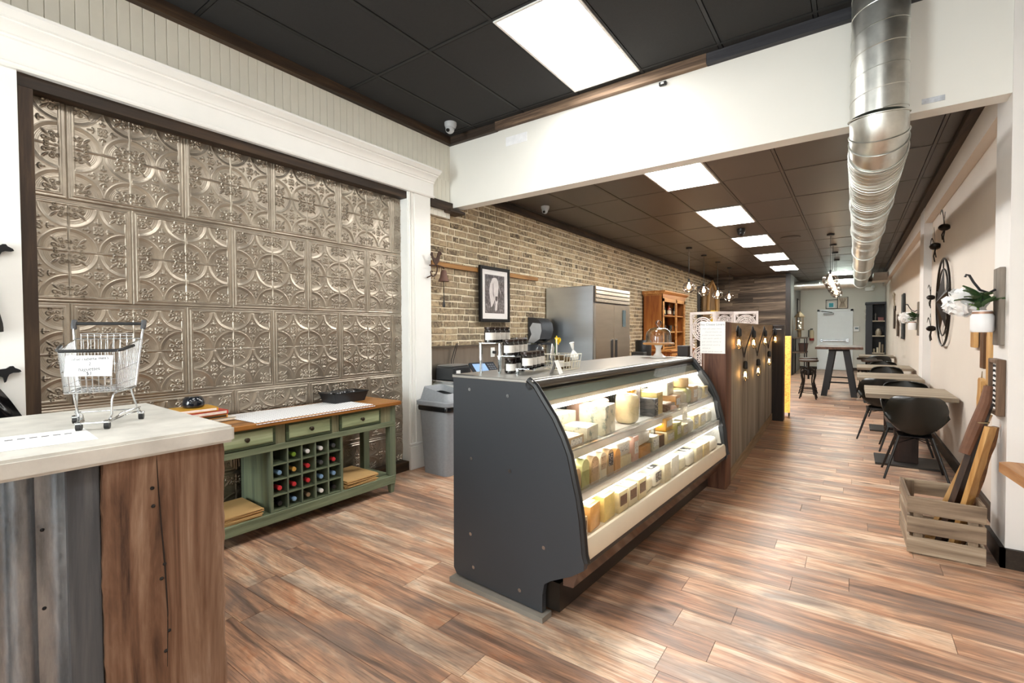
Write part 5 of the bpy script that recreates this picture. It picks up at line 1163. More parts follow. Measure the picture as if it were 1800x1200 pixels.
# string of filament bulbs
fil = emit('filament', (1, .60, .22, 1), 45); bclear = glass('bulb_glass', (1, .95, .85, 1), .5)
t = thing('string_lights', 'string of vintage filament bulbs draped on the partition', 'string lights', (-.95, 6.5, 1.4))
bl_ = [(4.93, 1.335), (5.33, 1.00), (5.93, 1.31), (6.33, .97), (7.0, 1.31), (7.48, 1.02), (8.30, 1.31)]
px = lambda y: -.93 - .10 * (y - 4.72) / 3.7 + .045
pts = []
for i, (y, z) in enumerate(bl_):
    if i % 2 == 0: pts += [(px(y), y - .06, 1.40), (px(y), y, 1.455), (px(y), y + .07, 1.38)]
    else: pts += [(px(y), y - .09, z + .22), (px(y), y, z + .14), (px(y), y + .09, z + .22)]
o = GW(t).tube(pts, .0065, 6)
obj('cable', o, black, t)
for i, (y, z) in enumerate(bl_):
    x = px(y) + .012
    s_ = obj('socket', GW(t).lathe([(0, .10), (.012, .10), (.022, .085), (.024, .03), (.02, .02), (0, .02)], c=(x, y, z), n=14), black, t)
    if i % 2 == 0: obj('drop_cord', GW(t).tube([(px(y), y, 1.455), (x, y, z + .10)], .005, 6), black, s_)
    obj('bulb', GW(t).lathe([(.014, .02), (.017, .0), (.032, -.045), (.030, -.075), (.016, -.10), (0, -.108)], c=(x, y, z), n=16), bclear, t, smooth=60)
    obj('filament', GW(t).tube([(x - .006, y, z - .01), (x - .010, y - .008, z - .06), (x, y, z - .03), (x + .008, y + .008, z - .065), (x + .004, y, z - .01)], .0030, 5), fil, t)
# handwritten sheet on the post
t = thing('handwritten_notice', 'white handwritten paper notice taped to the red-brown post', 'sign', (-1.02, 4.508, 1.35))
obj('sheet', G().box(-.107, .105, -.001, .001, -.142, .142), plain('white_paper', '#f3f3f1', .7, var=.02), t, rot=(0, 0, 0), smooth=0)
o = obj('title', text_mesh('Hey Cheese Lovers', .026), plain('pen_grey', '#8b8f98', .7), t, (-.005, -.0016, .116), (pi / 2, 0, 0))
g = G(); g.M = Matrix.Rotation(pi / 2, 4, 'X')
for i, (xa, xb_) in enumerate(((-.085, .075), (-.06, .075), (-.09, .08), (-.08, .07), (-.09, .07), (-.09, .06), (-.085, -.02), (-.09, .08))): squiggle(g, xa, xb_, .078 - i * .029, .011, .0014)
obj('handwriting', g, plain('pen_blue_grey', '#6f7684', .7), t)
obj('string', G().tube([(-.075, .002, -.14), (-.075, .004, -.30), (-.075, .004, -.47)], .003, 5), plain('pale_cord', '#d8c0b0', .6), t)
# carved folding screen
scm = plain('whitewashed_carving', '#cfc4bf', .6, var=.12, scale=30)
t = thing('carved_screen', 'whitewashed folding screen with carved floral fretwork behind the partition', 'screen', (-1.45, 6.75, 0))
def leaf_panel(p0, p1, top):
    w = (Vector(p1) - Vector(p0)).length; a = atan2(p1[1] - p0[1], p1[0] - p0[0])
    par = obj('panel_frame', G().box(0, .028, -.012, .012, 0, top).box(w - .028, w, -.012, .012, 0, top).box(.028, w - .028, -.012, .012, top - .035, top).box(.028, w - .028, -.012, .012, .05, .11).box(.028, w - .028, -.012, .012, .78, .84), scm, t, (p0[0] - t.location.x, p0[1] - t.location.y, 0), (0, 0, a), smooth=0)
    g = G(); iw = w - .056
    for z0, z1 in ((.84, top - .035), (.11, .78)):
        n = int(round((z1 - z0) / (iw))) or 1; h = (z1 - z0) / n
        for q in range(n):
            cx, cz = .028 + iw / 2, z0 + h * (q + .5); R_ = min(iw, h) / 2
            for rr_ in (.16, .34, .62, .80, .96): g.tube([(cx + R_ * rr_ * cos(2 * pi * i / 20), 0, cz + R_ * rr_ * sin(2 * pi * i / 20)) for i in range(20)], .008, 4, closed=True)
            for i in range(8):
                a_ = i * pi / 4; u_ = Vector((cos(a_), 0, sin(a_))); n_ = Vector((-sin(a_), 0, cos(a_))); c_ = Vector((cx, 0, cz))
                g.tube([c_, c_ + u_ * R_ * .3 + n_ * R_ * .10, c_ + u_ * R_ * .62, c_ + u_ * R_ * .8 + n_ * R_ * .22, c_ + u_ * R_ * .98], .008, 4)
                g.tube([c_ + u_ * R_ * .3, c_ + u_ * R_ * .45 - n_ * R_ * .16, c_ + u_ * R_ * .62], .008, 4)
            for sx in (-1, 1):
                for sz in (-1, 1): g.tube([(cx + sx * iw * .34, 0, cz + sz * h * .34), (cx + sx * iw * .43, 0, cz + sz * h * .36), (cx + sx * iw * .46, 0, cz + sz * h * .46), (cx + sx * iw * .36, 0, cz + sz * h * .43), (cx + sx * iw * .5, 0, cz + sz * h * .5)], .009, 4)
    obj('fretwork', g, scm, par)
leaf_panel((-1.83, 6.80), (-1.475, 6.66), 1.66); leaf_panel((-1.475, 6.66), (-1.30, 6.90), 1.66); leaf_panel((-1.30, 6.90), (-1.01, 6.95), 1.66)
# glowing floor lantern
t = thing('glowing_floor_lamp', 'tall slim glowing amber floor lamp behind the partition end', 'lamp', (-.885, 8.98, 0))
k = NT('amber_paper_shade'); v = k.coords((1, 1, 1)); vo = k.n('ShaderNodeTexVoronoi'); vo.inputs['Scale'].default_value = 34; k.l(v, vo.inputs['Vector'])
k.l(k.ramp(vo.outputs['Distance'], [(.1, (.45, .16, .015, 1)), (.55, (1, .52, .10, 1))]), k.b.inputs['Emission Color']); k.b.inputs['Emission Strength'].default_value = .9; k.b.inputs['Base Color'].default_value = (.8, .45, .12, 1)
obj('shade', loft(G(), [(rrect(.05, .05, .01), .06), (rrect(.06, .06, .01), 1.31)], True, True), k.m, t, smooth=0)
for x in (-.04, .04):
    for y in (-.04, .04): obj('foot', G().cyl((x, y, 0), (x, y, .06), .008), black, t)
# ================================================================ DUCTS, CAMERAS
k = NT('galvanised_duct'); v = k.coords((1, 1, 1)); n = k.noise(v, 9, 5, .6)
k.l(k.ramp(n, [(.3, '#bfc0bb'), (.7, '#dcdcd6')]), k.b.inputs['Base Color']); k.l(k.ramp(n, [(.3, (.30,) * 3 + (1,)), (.7, (.42,) * 3 + (1,))]), k.b.inputs['Roughness']); k.b.inputs['Metallic'].default_value = 1.0
duct_m = k.m
t = thing('spiral_duct', 'galvanised spiral air duct dropping past the beam and running along the ceiling', 'duct', (.12, 3.73, 2.52))
R_ = .145
A = Vector((.12, 3.73, 3.60)); Bv = Vector((.115, 3.73, 2.72))
obj('drop_pipe', GW(t).tube([A, Bv], R_, 40), duct_m, t, smooth=60)
def spiral(g, p0, p1, r, pitch, wr=.0028, seg=28, tilt=0):
    p0, p1 = Vector(p0), Vector(p1); d = p1 - p0; Ln = d.length; d.normalize(); x = d.orthogonal().normalized(); y = d.cross(x)
    n = int(Ln / pitch * seg); pts = []
    for i in range(n + 1):
        a = 2 * pi * i / seg; s = i / seg * pitch; pts.append(p0 + d * s + x * (r * cos(a)) + y * (r * sin(a)))
    g.tube(pts, wr, 4); return g
obj('drop_pipe_seam', spiral(GW(t), A, Bv, R_, .128), duct_m, t)
# segmented elbow
ec = Vector((.118, 3.73 + .15, 2.72)); rows = []
for i in range(6):
    a = pi / 2 * i / 5; rows.append(Vector((.118, ec.y - .15 * cos(a), ec.z - .15 * sin(a))))
rows = [Bv] + rows[1:]
obj('elbow', GW(t).tube(rows, [R_ + .004] * 6, 40), duct_m, t, smooth=50)
g = GW(t)
for i in (0, 2, 3, 5):
    p = rows[i]; d_ = (rows[min(i + 1, 5)] - rows[max(i - 1, 0)]).normalized(); x = Vector((1, 0, 0)); y = d_.cross(x)
    g.tube([p + x * ((R_ + .008) * cos(2 * pi * q / 36)) + y * ((R_ + .008) * sin(2 * pi * q / 36)) for q in range(36)], .0045, 6, closed=True)
obj('elbow_ring', g, duct_m, t)
C0 = rows[-1]; C1 = Vector((.17, 17.6, 2.81))
obj('run_pipe', GW(t).tube([C0, C1], [R_ + .010, R_ + .022], 40), duct_m, t, smooth=60)
obj('run_pipe_seam', spiral(GW(t), C0, C1, R_ + .014, .085, .0022, 24), duct_m, t)
for y in (5.6, 7.2, 9.4, 11.9, 14.2):
    f = (y - C0.y) / (C1.y - C0.y); p = C0.lerp(C1, f); r = R_ + .014 + .018 * f; obj('joint_band', GW(t).tube([p - Vector((0, .03, 0)), p + Vector((0, .03, 0))], r + .008, 36), duct_m, t, smooth=40)
obj('run_end', GW(t).tube([C1 + Vector((0, -.05, 0)), C1 + Vector((0, .25, 0))], R_ + .035, 32), duct_m, t, smooth=40)
t = thing('cross_duct', 'galvanised duct crossing the rear ceiling to the left of the end wall', 'duct', (-.75, 17.8, 2.83)); obj('pipe', GW(t).cyl((-1.55, 17.8, 2.80), (.05, 17.8, 2.80), .145, n=32), duct_m, t, smooth=60); obj('seam', spiral(GW(t), (-1.55, 17.8, 2.80), (.05, 17.8, 2.80), .146, .13), duct_m, t)
camw = plain('camera_grey', '#b9bcbf', .4, var=.04)
def dome_cam(x, y, z, lb, m=camw, s=1.0):
    t = thing('dome_camera', lb, 'security camera', (x, y, z)); obj('base', G().lathe([(0, 0), (.062 * s, 0), (.062 * s, -.025 * s), (.055 * s, -.045 * s), (.045 * s, -.06 * s)], n=24), m, t)
    b = obj('eyeball', G().ball((.0, -.01 * s, -.068 * s), .046 * s, 20), m, t, smooth=60); obj('lens', G().cyl((.008 * s, -.045 * s, -.088 * s), (.012 * s, -.058 * s, -.096 * s), .018 * s), plain('lens_black', '#0e0e10', .1), b)
dome_cam(-3.40, 3.69, ZC1 - .004, 'grey dome security camera in the front ceiling corner above the beadboard', s=1.0)
dome_cam(-3.40, 5.55, ZC2 - .004, 'dome security camera on the rear ceiling near the brick wall', s=.9)
dome_cam(-1.54, 8.75, ZC2 - .004, 'black dome camera on the rear ceiling between two light panels', plain('camera_black', '#1b1a19', .4), 1.1)
t = thing('ceiling_plate', 'thin round cover plate on the dark rear ceiling', 'cover plate', (-.95, 10.1, ZC2 - .003)); obj('disc', G().lathe([(0, 0), (.16, 0), (.16, -.006), (.15, -.010), (0, -.010)], n=28), tile_r, t); obj('ring', G().tube([(.155 * cos(2 * pi * i / 28), .155 * sin(2 * pi * i / 28), -.006) for i in range(28)], .006, 5, closed=True), tbar_r, t)
t = thing('cable_clip', 'small black clip under the wooden trim on the white beam', 'clip', (-1.30, 3.992, 3.47)); obj('clip', G().box(-.03, .03, -.02, .007, -.03, .0, .004), black, t); obj('tab', G().box(-.012, .012, -.024, -.018, -.022, -.008), white, t, smooth=0)
t = thing('tape_residue', 'scrap of torn tape on the right end of the beam', 'tape', (.40, 3.996, 2.85)); obj('scrap', G().box(-.06, .05, -.001, .003, -.015, .018), plain('tape_scrap', '#c7cbd2', .5, var=.25, scale=40), t, smooth=0)
t = thing('ceiling_box', 'grey metal box under the far right end of the ceiling', 'box', (.62, 17.0, 2.86)); obj('housing', G().box(-.18, .14, -.35, .35, -.10, .12, .01), plain('box_grey', '#b9b4aa', .5), t); obj('flange', G().box(-.20, .14, -.37, .37, -.115, -.10), plain('flange_grey', '#d8d3c8', .5), t, smooth=0)

# ================================================================ RIGHT SIDE: CAFE TABLES AND CHAIRS
shellm = plain('matte_black_shell', '#15140f', .42, var=.06, spec=.45)
legm = plain('black_dowel', '#151312', .4)
def shell_chair(lb, loc, rz, grp='black shell armchairs along the right wall', first=[]):
    if first: return dup(first[0], loc, rz, lb, grp)
    t = thing('shell_armchair', lb, 'chair', loc, rz, grp)
    # local +y is the way the sitter faces
    spine = [(.235, .415, .190, .0), (.225, .440, .205, .03), (.12, .425, .222, .10), (-.01, .412, .232, .165), (-.10, .412, .236, .185), (-.165, .435, .238, .165), (-.205, .50, .238, .10), (-.232, .58, .236, .04), (-.252, .655, .230, .01), (-.266, .715, .218, .0), (-.275, .755, .198, .0), (-.280, .780, .165, .0), (-.282, .793, .115, .0)]
    rows = []
    for yv, zv, w, lift in spine:
        row = []
        for i in range(17):
            s = -1 + i / 8; k2 = abs(s) ** 2.4
            back = max(0, min(1, (zv - .42) / .16))
            row.append((s * w, yv + back * k2 * (.15 if zv < .6 else .11), zv + lift * k2))
        rows.append(row)
    g = G(); g.grid(rows); obj('shell', g, shellm, t, smooth=70, solid=.008)
    for sx in (-1, 1):
        for sy in (-1, 1):
            l_ = obj('leg', G().cyl((sx * .12, sy * .11 - .01, .405), (sx * .235, sy * .225 - .01, .0), .0135, .0095, 12), legm, t)
            for f in (.12, .42): obj('bolt', G().ball((sx * (.12 + .115 * f) + sx * .013, sy * (.11 + .115 * f) - .01, .405 * (1 - f)), .006, 8), chrome, l_)
    for sx in (-1, 1): obj('cross_wire', G().tube([(sx * .145, .125, .33), (0, 0, .37), (-sx * .145, -.145, .33)], .004, 6), blackmetal, t)
    obj('mount_frame', G().box(-.13, .13, -.13, .12, .395, .407, .004), blackmetal, t)
    first.append(t); return t
shell_chair('nearest black shell armchair with its back to the camera at the first wall table', (.485, 5.95, 0), 0)
shell_chair('black shell armchair on the far side of the first wall table facing the camera', (.50, 7.14, 0), radians(178))
shell_chair('black shell armchair standing left of the second wall table, back to the camera', (.30, 7.80, 0), radians(-4))
shell_chair('black shell armchair facing the camera between the second and third wall tables', (.45, 9.83, 0), radians(180))
shell_chair('black shell armchair beyond the third wall table', (.47, 11.42, 0), radians(180))
shell_chair('farthest black shell armchair near the dark bookcase', (.50, 14.25, 0), 0)
topm = wood('grey_brown_tabletop', ['#4e4337', '#7a6c5b', '#978874', '#ab9d88'], axis=0, scale=.7, rough=.55, per=.15, bump=.1)
pedm = wood('dark_pedestal', ['#140c08', '#2b1a12', '#40291d'], axis=2, scale=.8, rough=.6, bump=.2)
def wall_table(lb, y0, y1, x0=.11, first=[]):
    w = y1 - y0
    t = thing('cafe_table', lb, 'table', (.46, (y0 + y1) / 2, 0), group='wooden tables along the right wall')
    n = 4
    for i in range(n): obj('top_plank', GW(t).box(x0, .82 if y0 < 8 or y0 > 9 else .757, y0 + w * i / n + .0008, y0 + w * (i + 1) / n - .0008, .715, .757, .002), topm, t)
    obj('pedestal', GW(t).box(.36, .56, (y0 + y1) / 2 - .12, (y0 + y1) / 2 - .03, .02, .70, .004), pedm, t)
    obj('pedestal_back', GW(t).box(.37, .55, (y0 + y1) / 2 - .03, (y0 + y1) / 2 + .04, .02, .70), steel, t, smooth=0)
    obj('foot_plate', GW(t).box(.20, .75, (y0 + y1) / 2 - .27, (y0 + y1) / 2 + .22, 0, .02, .003), plain('foot_plate_steel', '#3b3733', .5, .5), t)
    obj('top_plate', GW(t).box(.30, .62, (y0 + y1) / 2 - .2, (y0 + y1) / 2 + .2, .70, .715), blackmetal, t, smooth=0)
wall_table('nearest grey-brown plank table against the right wall', 6.10, 7.0); wall_table('second grey-brown plank table from the front along the right wall', 8.08, 9.04, .05); wall_table('third plank table along the right wall, beyond the pilaster', 10.2, 11.1, .06); wall_table('farthest plank table along the right wall by the bookcase', 14.5, 15.4, .12)

# --- wall star
starm = plain('dark_bronze_metal', '#241d18', .42, .7, var=.2)
t = thing('metal_wall_star', 'dark metal barn star inside a double ring on the right wall', 'wall decor', (.83, 7.22, 1.715))
def ringx(r, w): return G().tube([(-.01, r * cos(2 * pi * i / 48), r * sin(2 * pi * i / 48)) for i in range(48)], w, 6, closed=True)
obj('outer_ring', ringx(.49, .011), starm, t); obj('inner_ring', ringx(.375, .008), starm, t)
g = G(); c = g._v((-.07, 0, 0)); V = []
for i in range(10):
    a = pi / 2 + i * pi / 5; r = .385 if i % 2 == 0 else .15; V.append(g._v((-.004, r * cos(a), r * sin(a))))
for i in range(10): g.face([c, V[i], V[(i + 1) % 10]])
g.face(V); obj('star', g, starm, t, smooth=0)
for i in range(5):
    a = pi / 2 + i * 2 * pi / 5; obj('spacer', G().cyl((-.01, .375 * cos(a), .375 * sin(a)), (-.01, .49 * cos(a), .49 * sin(a)), .006, n=6), starm, t)
# --- metal bird ornaments
def bird(y, z, s, rx, lb):
    t = thing('metal_bird', lb, 'wall decor', (.835, y, z), group='metal wall birds'); m = Matrix.Rotation(rx, 4, 'X') @ Matrix.Scale(s, 4)
    g = G(); g.M = m; g.ball((-.03, 0, 0), .055, 12, .7); obj('body', g, starm, t)
    for sg in (-1, 1):
        g = G(); g.M = m; g.grid([[(-.035 - .02 * q, sg * (.02 + .15 * q), .03 + .14 * sin(q * 2.4) + d * (1 - q * .6)) for d in (-.018, .018)] for q in [i / 8 for i in range(9)]]); obj('wing', g, starm, t, solid=.004)
    g = G(); g.M = m; g.tube([(-.03, .02, -.03), (-.04, .07, -.09), (-.03, .10, -.15)], .007, 6).tube([(-.03, -.03, -.03), (-.04, -.05, -.10), (-.03, -.02, -.16)], .006, 6); obj('legs', g, starm, t)
bird(7.05, 2.53, 1.0, .3, 'metal bird ornament highest on the right wall above the star'); bird(7.75, 2.42, 1.05, -.4, 'metal bird ornament upper left of the star, lower of the top pair'); bird(8.15, 1.82, .85, .2, 'small metal bird ornament left of the star at mid height'); bird(8.05, 1.42, .95, -.2, 'metal bird ornament low left of the star')

# --- flower sconces
petal = plain('white_petal', '#f2f0ee', .6, var=.03); leafm = plain('leaf_green', '#3f5a36', .45, var=.3, scale=8); barn = wood('grey_barn_board', ['#4a4139', '#7d7368', '#a0958a'], axis=2, scale=.9, rough=.8, bump=.3)
def sconce(x, y, zt, zb, lb):
    t = thing('jar_sconce', lb, 'wall planter', (x, y, zb)); h = zt - zb
    obj('back_board', G().box(-.028, 0, -.075, .075, 0, h, .003), barn, t)
    obj('hook', G().tube([(-.03, 0, h - .13), (-.06, 0, h - .15), (-.10, 0, h - .13), (-.13, 0, h - .08), (-.15, 0, h - .035), (-.165, 0, h - .03), (-.17, 0, h - .045)], .007, 8).tube([(-.03, 0, h - .18), (-.06, 0, h - .20), (-.085, 0, h - .19), (-.08, 0, h - .17)], .006, 8), black, t)
    jz = h * .17
    obj('jar', G().lathe([(0, jz), (.05, jz), (.056, jz + .012), (.056, jz + .10), (.047, jz + .115), (.046, jz + .135), (.042, jz + .135)], c=(-.088, 0, 0), n=24), plain('jar_white_paint', '#e9e9ea', .35, var=.03), t)
    obj('jar_band', G().lathe([(.0475, jz + .112), (.049, jz + .120), (.0475, jz + .128)], c=(-.088, 0, 0), n=24), plain('copper_band', '#b08a74', .4, .5), t)
    return t, jz
def bouquet(t, jz, lb, seed, fy):
    o = thing('white_flower', lb, 'flower', Vector(t.location) + Vector((-.088, 0, jz + .13))); r = random.Random(seed)
    obj('stems', G().tube([(0, 0, -.10), (-.02, .01, .03), (-.05, fy * .4, .05)], .006, 6), stem, o); pass
    c0 = Vector((-.06, fy, .065)); g = G()
    for i in range(150):
        a = i * 2.399963; zc = 1 - 2 * (i + .5) / 150
        d_ = Vector((cos(a) * sqrt(1 - zc * zc), sin(a) * sqrt(1 - zc * zc), zc * .8)); p = c0 + d_ * r.uniform(.070, .088); n1 = d_.orthogonal().normalized(); n2 = d_.cross(n1)
        w_ = r.uniform(.026, .040); ph = r.uniform(0, 6)
        n1, n2 = n1 * cos(ph) + n2 * sin(ph), n2 * cos(ph) - n1 * sin(ph)
        g.grid([[p + n1 * (w_ * u_) + n2 * (w_ * v_ ) + d_ * (.012 - .020 * (u_ * u_) + .022 * v_) for u_ in (-1, 0, 1)] for v_ in (-1, 0, 1)])
    g.ball(c0, .072, 12); tag(obj('blossom', g, petal, o, smooth=60), kind='stuff')
    for i in range(14):
        a = r.uniform(-.5, 3.6) if i % 3 else r.uniform(0, 6.28); e = r.uniform(.2, 1.1); ln = r.uniform(.08, .13)
        d_ = Vector((cos(a) * cos(e), -sin(a) * cos(e) * .9, sin(e))); st = Vector((r.uniform(-.03, .04), r.uniform(-.07, .04), r.uniform(.0, .09))) + d_ * .02; sd = d_.cross(Vector((0, 0, 1))).normalized(); up = sd.cross(d_)
        g = G(); g.grid([[st + d_ * (ln * q) + sd * (sg * ln * .30 * sin(pi * min(.999, q ** .8))) + up * (.01 * abs(sg) - .03 * q * q) for sg in (-1, 0, 1)] for q in (0, .2, .4, .6, .8, 1)]); obj('leaf', g, leafm, o, smooth=60)
    return o
t, jz = sconce(.745, 4.15, 1.79, 1.315, 'barn board sconce with a white jar on the near pilaster'); bouquet(t, jz, 'large white artificial flower with green leaves in the nearer wall jar', 3, .16)
t, jz = sconce(.85, 9.85, 1.84, 1.31, 'barn board sconce with a white jar far along the right wall'); bouquet(t, jz, 'white artificial flower with leaves in the farther wall jar', 8, .17)

# --- cutting boards hanging on the right wall and frame
hwood = wood('oiled_cutting_board', ['#7a4f22', '#b07f43', '#c99d63', '#d8b684'], axis=2, scale=.8, rough=.5, bump=.08)
hwood2 = wood('walnut_cutting_board', ['#3a2413', '#6d4825', '#8f6535'], axis=2, scale=.8, rough=.5, bump=.08)
def hang_board(y, z0, z1, w, lb, m=hwood, x=.84, neck=False):
    t = thing('cutting_board', lb, 'cutting board', (x, y, z0), group='cutting boards on the right wall'); h = z1 - z0
    if neck: pr2 = [(-w / 2, 0), (w / 2, 0), (w / 2, h * .58), (w * .36, h * .68), (w * .30, h * .78), (w * .34, h * .95), (w * .2, h), (-w * .2, h), (-w * .34, h * .95), (-w * .30, h * .78), (-w * .36, h * .68), (-w / 2, h * .58)]
    else: pr2 = [(-w / 2, 0), (w / 2, 0), (w / 2, h * .80), (w * .25, h * .9), (w * .2, h), (-w * .2, h), (-w * .25, h * .9), (-w / 2, h * .80)]
    g = G(); g.prism(pr2, 0, -.028, 0); bmesh.ops.bevel(g.bm, geom=g.bm.edges[:], offset=.004, segments=1, affect='EDGES'); obj('board', g, m, t, smooth=0)
    obj('cord', G().tube([(-.014, -.012, h - .01), (-.012, 0, h + .05), (-.014, .012, h - .01)], .003, 5), plain('twine', '#8f7a58', .8), t)
hang_board(5.50, 1.26, 1.62, .16, 'thick pale cutting board hanging left behind the nearer white jar'); hang_board(5.10, 1.11, 1.45, .13, 'darker cutting board hanging just below the nearer white jar', hwood2, .835); hang_board(4.86, 1.00, 1.44, .12, 'long pale cutting board hanging below the white jar', hwood, .83)
hang_board(5.20, .62, 1.03, .19, 'cutting board with rounded neck handle and twine on the lower wall', hwood, .84, True); hang_board(4.70, .42, 1.18, .14, 'long dark cutting board hanging low beside the small frame', hwood2, .845)
t = thing('small_framed_sign', 'small rustic frame with black lettering on white, hung low on the near pilaster', 'framed sign', (.729, 4.14, 1.06)); fw = wood('rustic_frame', ['#3c2c20', '#6b5340', '#8a6f57'], axis=2, rough=.7)
for b in ((-.115, -.09, -.17, .17), (.09, .115, -.17, .17), (-.09, .09, -.17, -.145), (-.09, .09, .145, .17)): obj('frame_rail', G().box(-.025, .015, *b, .003), fw, t)
obj('paper', G().box(-.006, .0, -.09, .09, -.145, .145), plain('mount_white', '#eceae8', .8), t, smooth=0); g = G(); g.M = Matrix.Translation((-.0065, 0, 0)) @ Matrix.Rotation(-pi / 2, 4, 'Z') @ Matrix.Rotation(pi / 2, 4, 'X')
for i in range(9): squiggle(g, -.075, .075, .125 - i * .031, .018, .0008, .0022)
obj('lettering', g, plain('print_black', '#1c1c1e', .7), t)

# --- wooden crate with boards
cw_ = wood('weathered_crate', ['#4e4034', '#7f6c59', '#9e8b75', '#c2b19b'], axis=0, scale=.9, rough=.8, per=.2, bump=.35)
cwz = wood('weathered_crate_upright', ['#4e4034', '#7f6c59', '#9e8b75'], axis=2, scale=.9, rough=.8, per=.2, bump=.35)
cwy = wood('weathered_crate_side', ['#4e4034', '#7f6c59', '#9e8b75', '#c2b19b'], axis=1, scale=.9, rough=.8, per=.2, bump=.35)
t = thing('wooden_crate', 'weathered slatted wooden crate on the floor by the right wall', 'crate', (.465, 4.13, 0), radians(1))
hx, hy = .172, .235
for z0, z1 in ((.012, .115), (.140, .240), (.262, .362)):
    for s in (-1, 1): obj('slat', G().obox((0, s * hy, (z0 + z1) / 2), (2 * hx + .02, .014, z1 - z0), (RN.uniform(-.01, .01), RN.uniform(-.015, .015), 0), .002), cw_, t, smooth=0)
    for s in (-1, 1): obj('side_slat', G().obox((s * hx, 0, (z0 + z1) / 2 + .006), (.014, 2 * hy - .016, z1 - z0), (0, 0, 0), .002), cwy, t, smooth=0)
for sx in (-1, 1):
    for sy in (-1, 1): obj('corner_post', G().box(sx * (hx - .045) - .022, sx * (hx - .045) + .022, sy * (hy - .018) - .011, sy * (hy - .018) + .011, .005, .355), cwz, t, smooth=0)
for i in range(4): obj('bottom_slat', G().box(-hx, hx, -hy + .03 + .09 * i, -hy + .10 + .09 * i, .0, .012), cw_, t, smooth=0)
def leaning(p0, p1, w, th, m, lb, twist=0, bark=False):
    p0, p1 = Vector(p0), Vector(p1); d_ = p1 - p0; Ln = d_.length; d_.normalize(); t = thing('wood_plank', lb, 'wood board', p0, group='boards standing in the crate')
    y = Vector((0, 1, 0)); y = (y - d_ * y.dot(d_)).normalized(); x = y.cross(d_); R3 = Matrix((x, y, d_)).transposed().to_4x4() @ Matrix.Rotation(twist, 4, 'Z')
    g = G(); g.M = R3; g.prism([(-w / 2, 0), (w / 2, 0), (w / 2, Ln * .82), (w * .2, Ln * .86), (w * .16, Ln), (-w * .16, Ln), (-w * .2, Ln * .86), (-w / 2, Ln * .82)], 1, -th / 2, th / 2) if not bark else g.box(-w / 2, w / 2, -th / 2, th / 2, 0, Ln)
    obj('board', g, m, t, smooth=0)
    if bark: g = G(); g.M = R3; g.tube([(w / 2 + .004 * sin(i * 2.1), 0, Ln * i / 14) for i in range(15)], [.022 + .004 * sin(i * 1.7) for i in range(15)], 8); obj('bark_edge', g, plain('rough_bark', '#6b4526', .9, var=.4, scale=30, bump=.8), t)
    return t
dk = wood('dark_walnut_plank', ['#1d120b', '#3a2516', '#553823'], axis=2, rough=.5)
leaning((.42, 4.16, .03), (.70, 4.16, .88), .10, .024, hwood, 'pale-edged serving board leaning from the crate to the wall', 1.2); leaning((.47, 4.10, .03), (.69, 4.10, .96), .11, .030, dk, 'dark walnut serving board with handle leaning from the crate', 1.1)
leaning((.53, 4.06, .03), (.69, 4.05, .82), .10, .026, hwood, 'honey coloured live-edge board with rough bark leaning in the crate', 1.0, True); leaning((.58, 4.16, .03), (.70, 4.22, .74), .08, .022, hwood2, 'brown narrow board at the back of the crate', 1.2)
t = thing('driftwood_stick', 'rounded brown wooden stick tied to the boards leaning from the crate', 'stick', (.57, 4.04, .64)); obj('stick', G().tube([(0, 0, 0), (.05, .03, .16), (.10, .06, .32), (.115, .08, .42)], [.030, .034, .030, .022], 10), plain('stick_brown', '#6b4630', .7, var=.3, scale=14), t); obj('twine', G().tube([(.075 + .04 * cos(2 * pi * i / 16), .045 + .04 * sin(2 * pi * i / 16), .20) for i in range(16)], .004, 5, closed=True), plain('twine', '#8f7a58', .8), t)
t = thing('wood_offcut', 'short pale wood offcut lying in the crate', 'wood offcut', (.42, 4.10, .02), radians(50)); g = G(); g.M = Matrix.Rotation(radians(-42), 4, 'Y'); g.box(.0, .36, -.03, .03, 0, .02); obj('offcut', g, hwood, t, smooth=0); obj('end_grain', G().box(-.002, .002, -.028, .028, .0, .018), hwood2, t, smooth=0)
# --- counter ledge at the right edge of the frame
t = thing('wall_ledge', 'wooden bar ledge jutting in at the right edge', 'ledge', (.95, 3.1, .75)); obj('board', G().prism([(-.385, -.02), (-.39, .03), (-.35, .06), (.3, .06), (.3, -.9), (-.30, -.9)], 2, .0, .045), wood('ledge_wood', ['#6d4425', '#9b6c42', '#b98d62'], axis=1, rough=.5), t, smooth=0); obj('bracket', G().box(-.30, .3, -.06, .0, -.05, 0), hwood, t, smooth=0)
t = thing('wall_peg', 'small wooden block on the pilaster face at the right edge', 'block', (.87, 3.99, 1.02)); obj('block', G().box(-.012, .05, -.03, 0, -.03, .03, .003), hwood, t); obj('end_cap', G().box(-.010, .048, -.034, -.03, -.028, .028), hwood2, t, smooth=0)

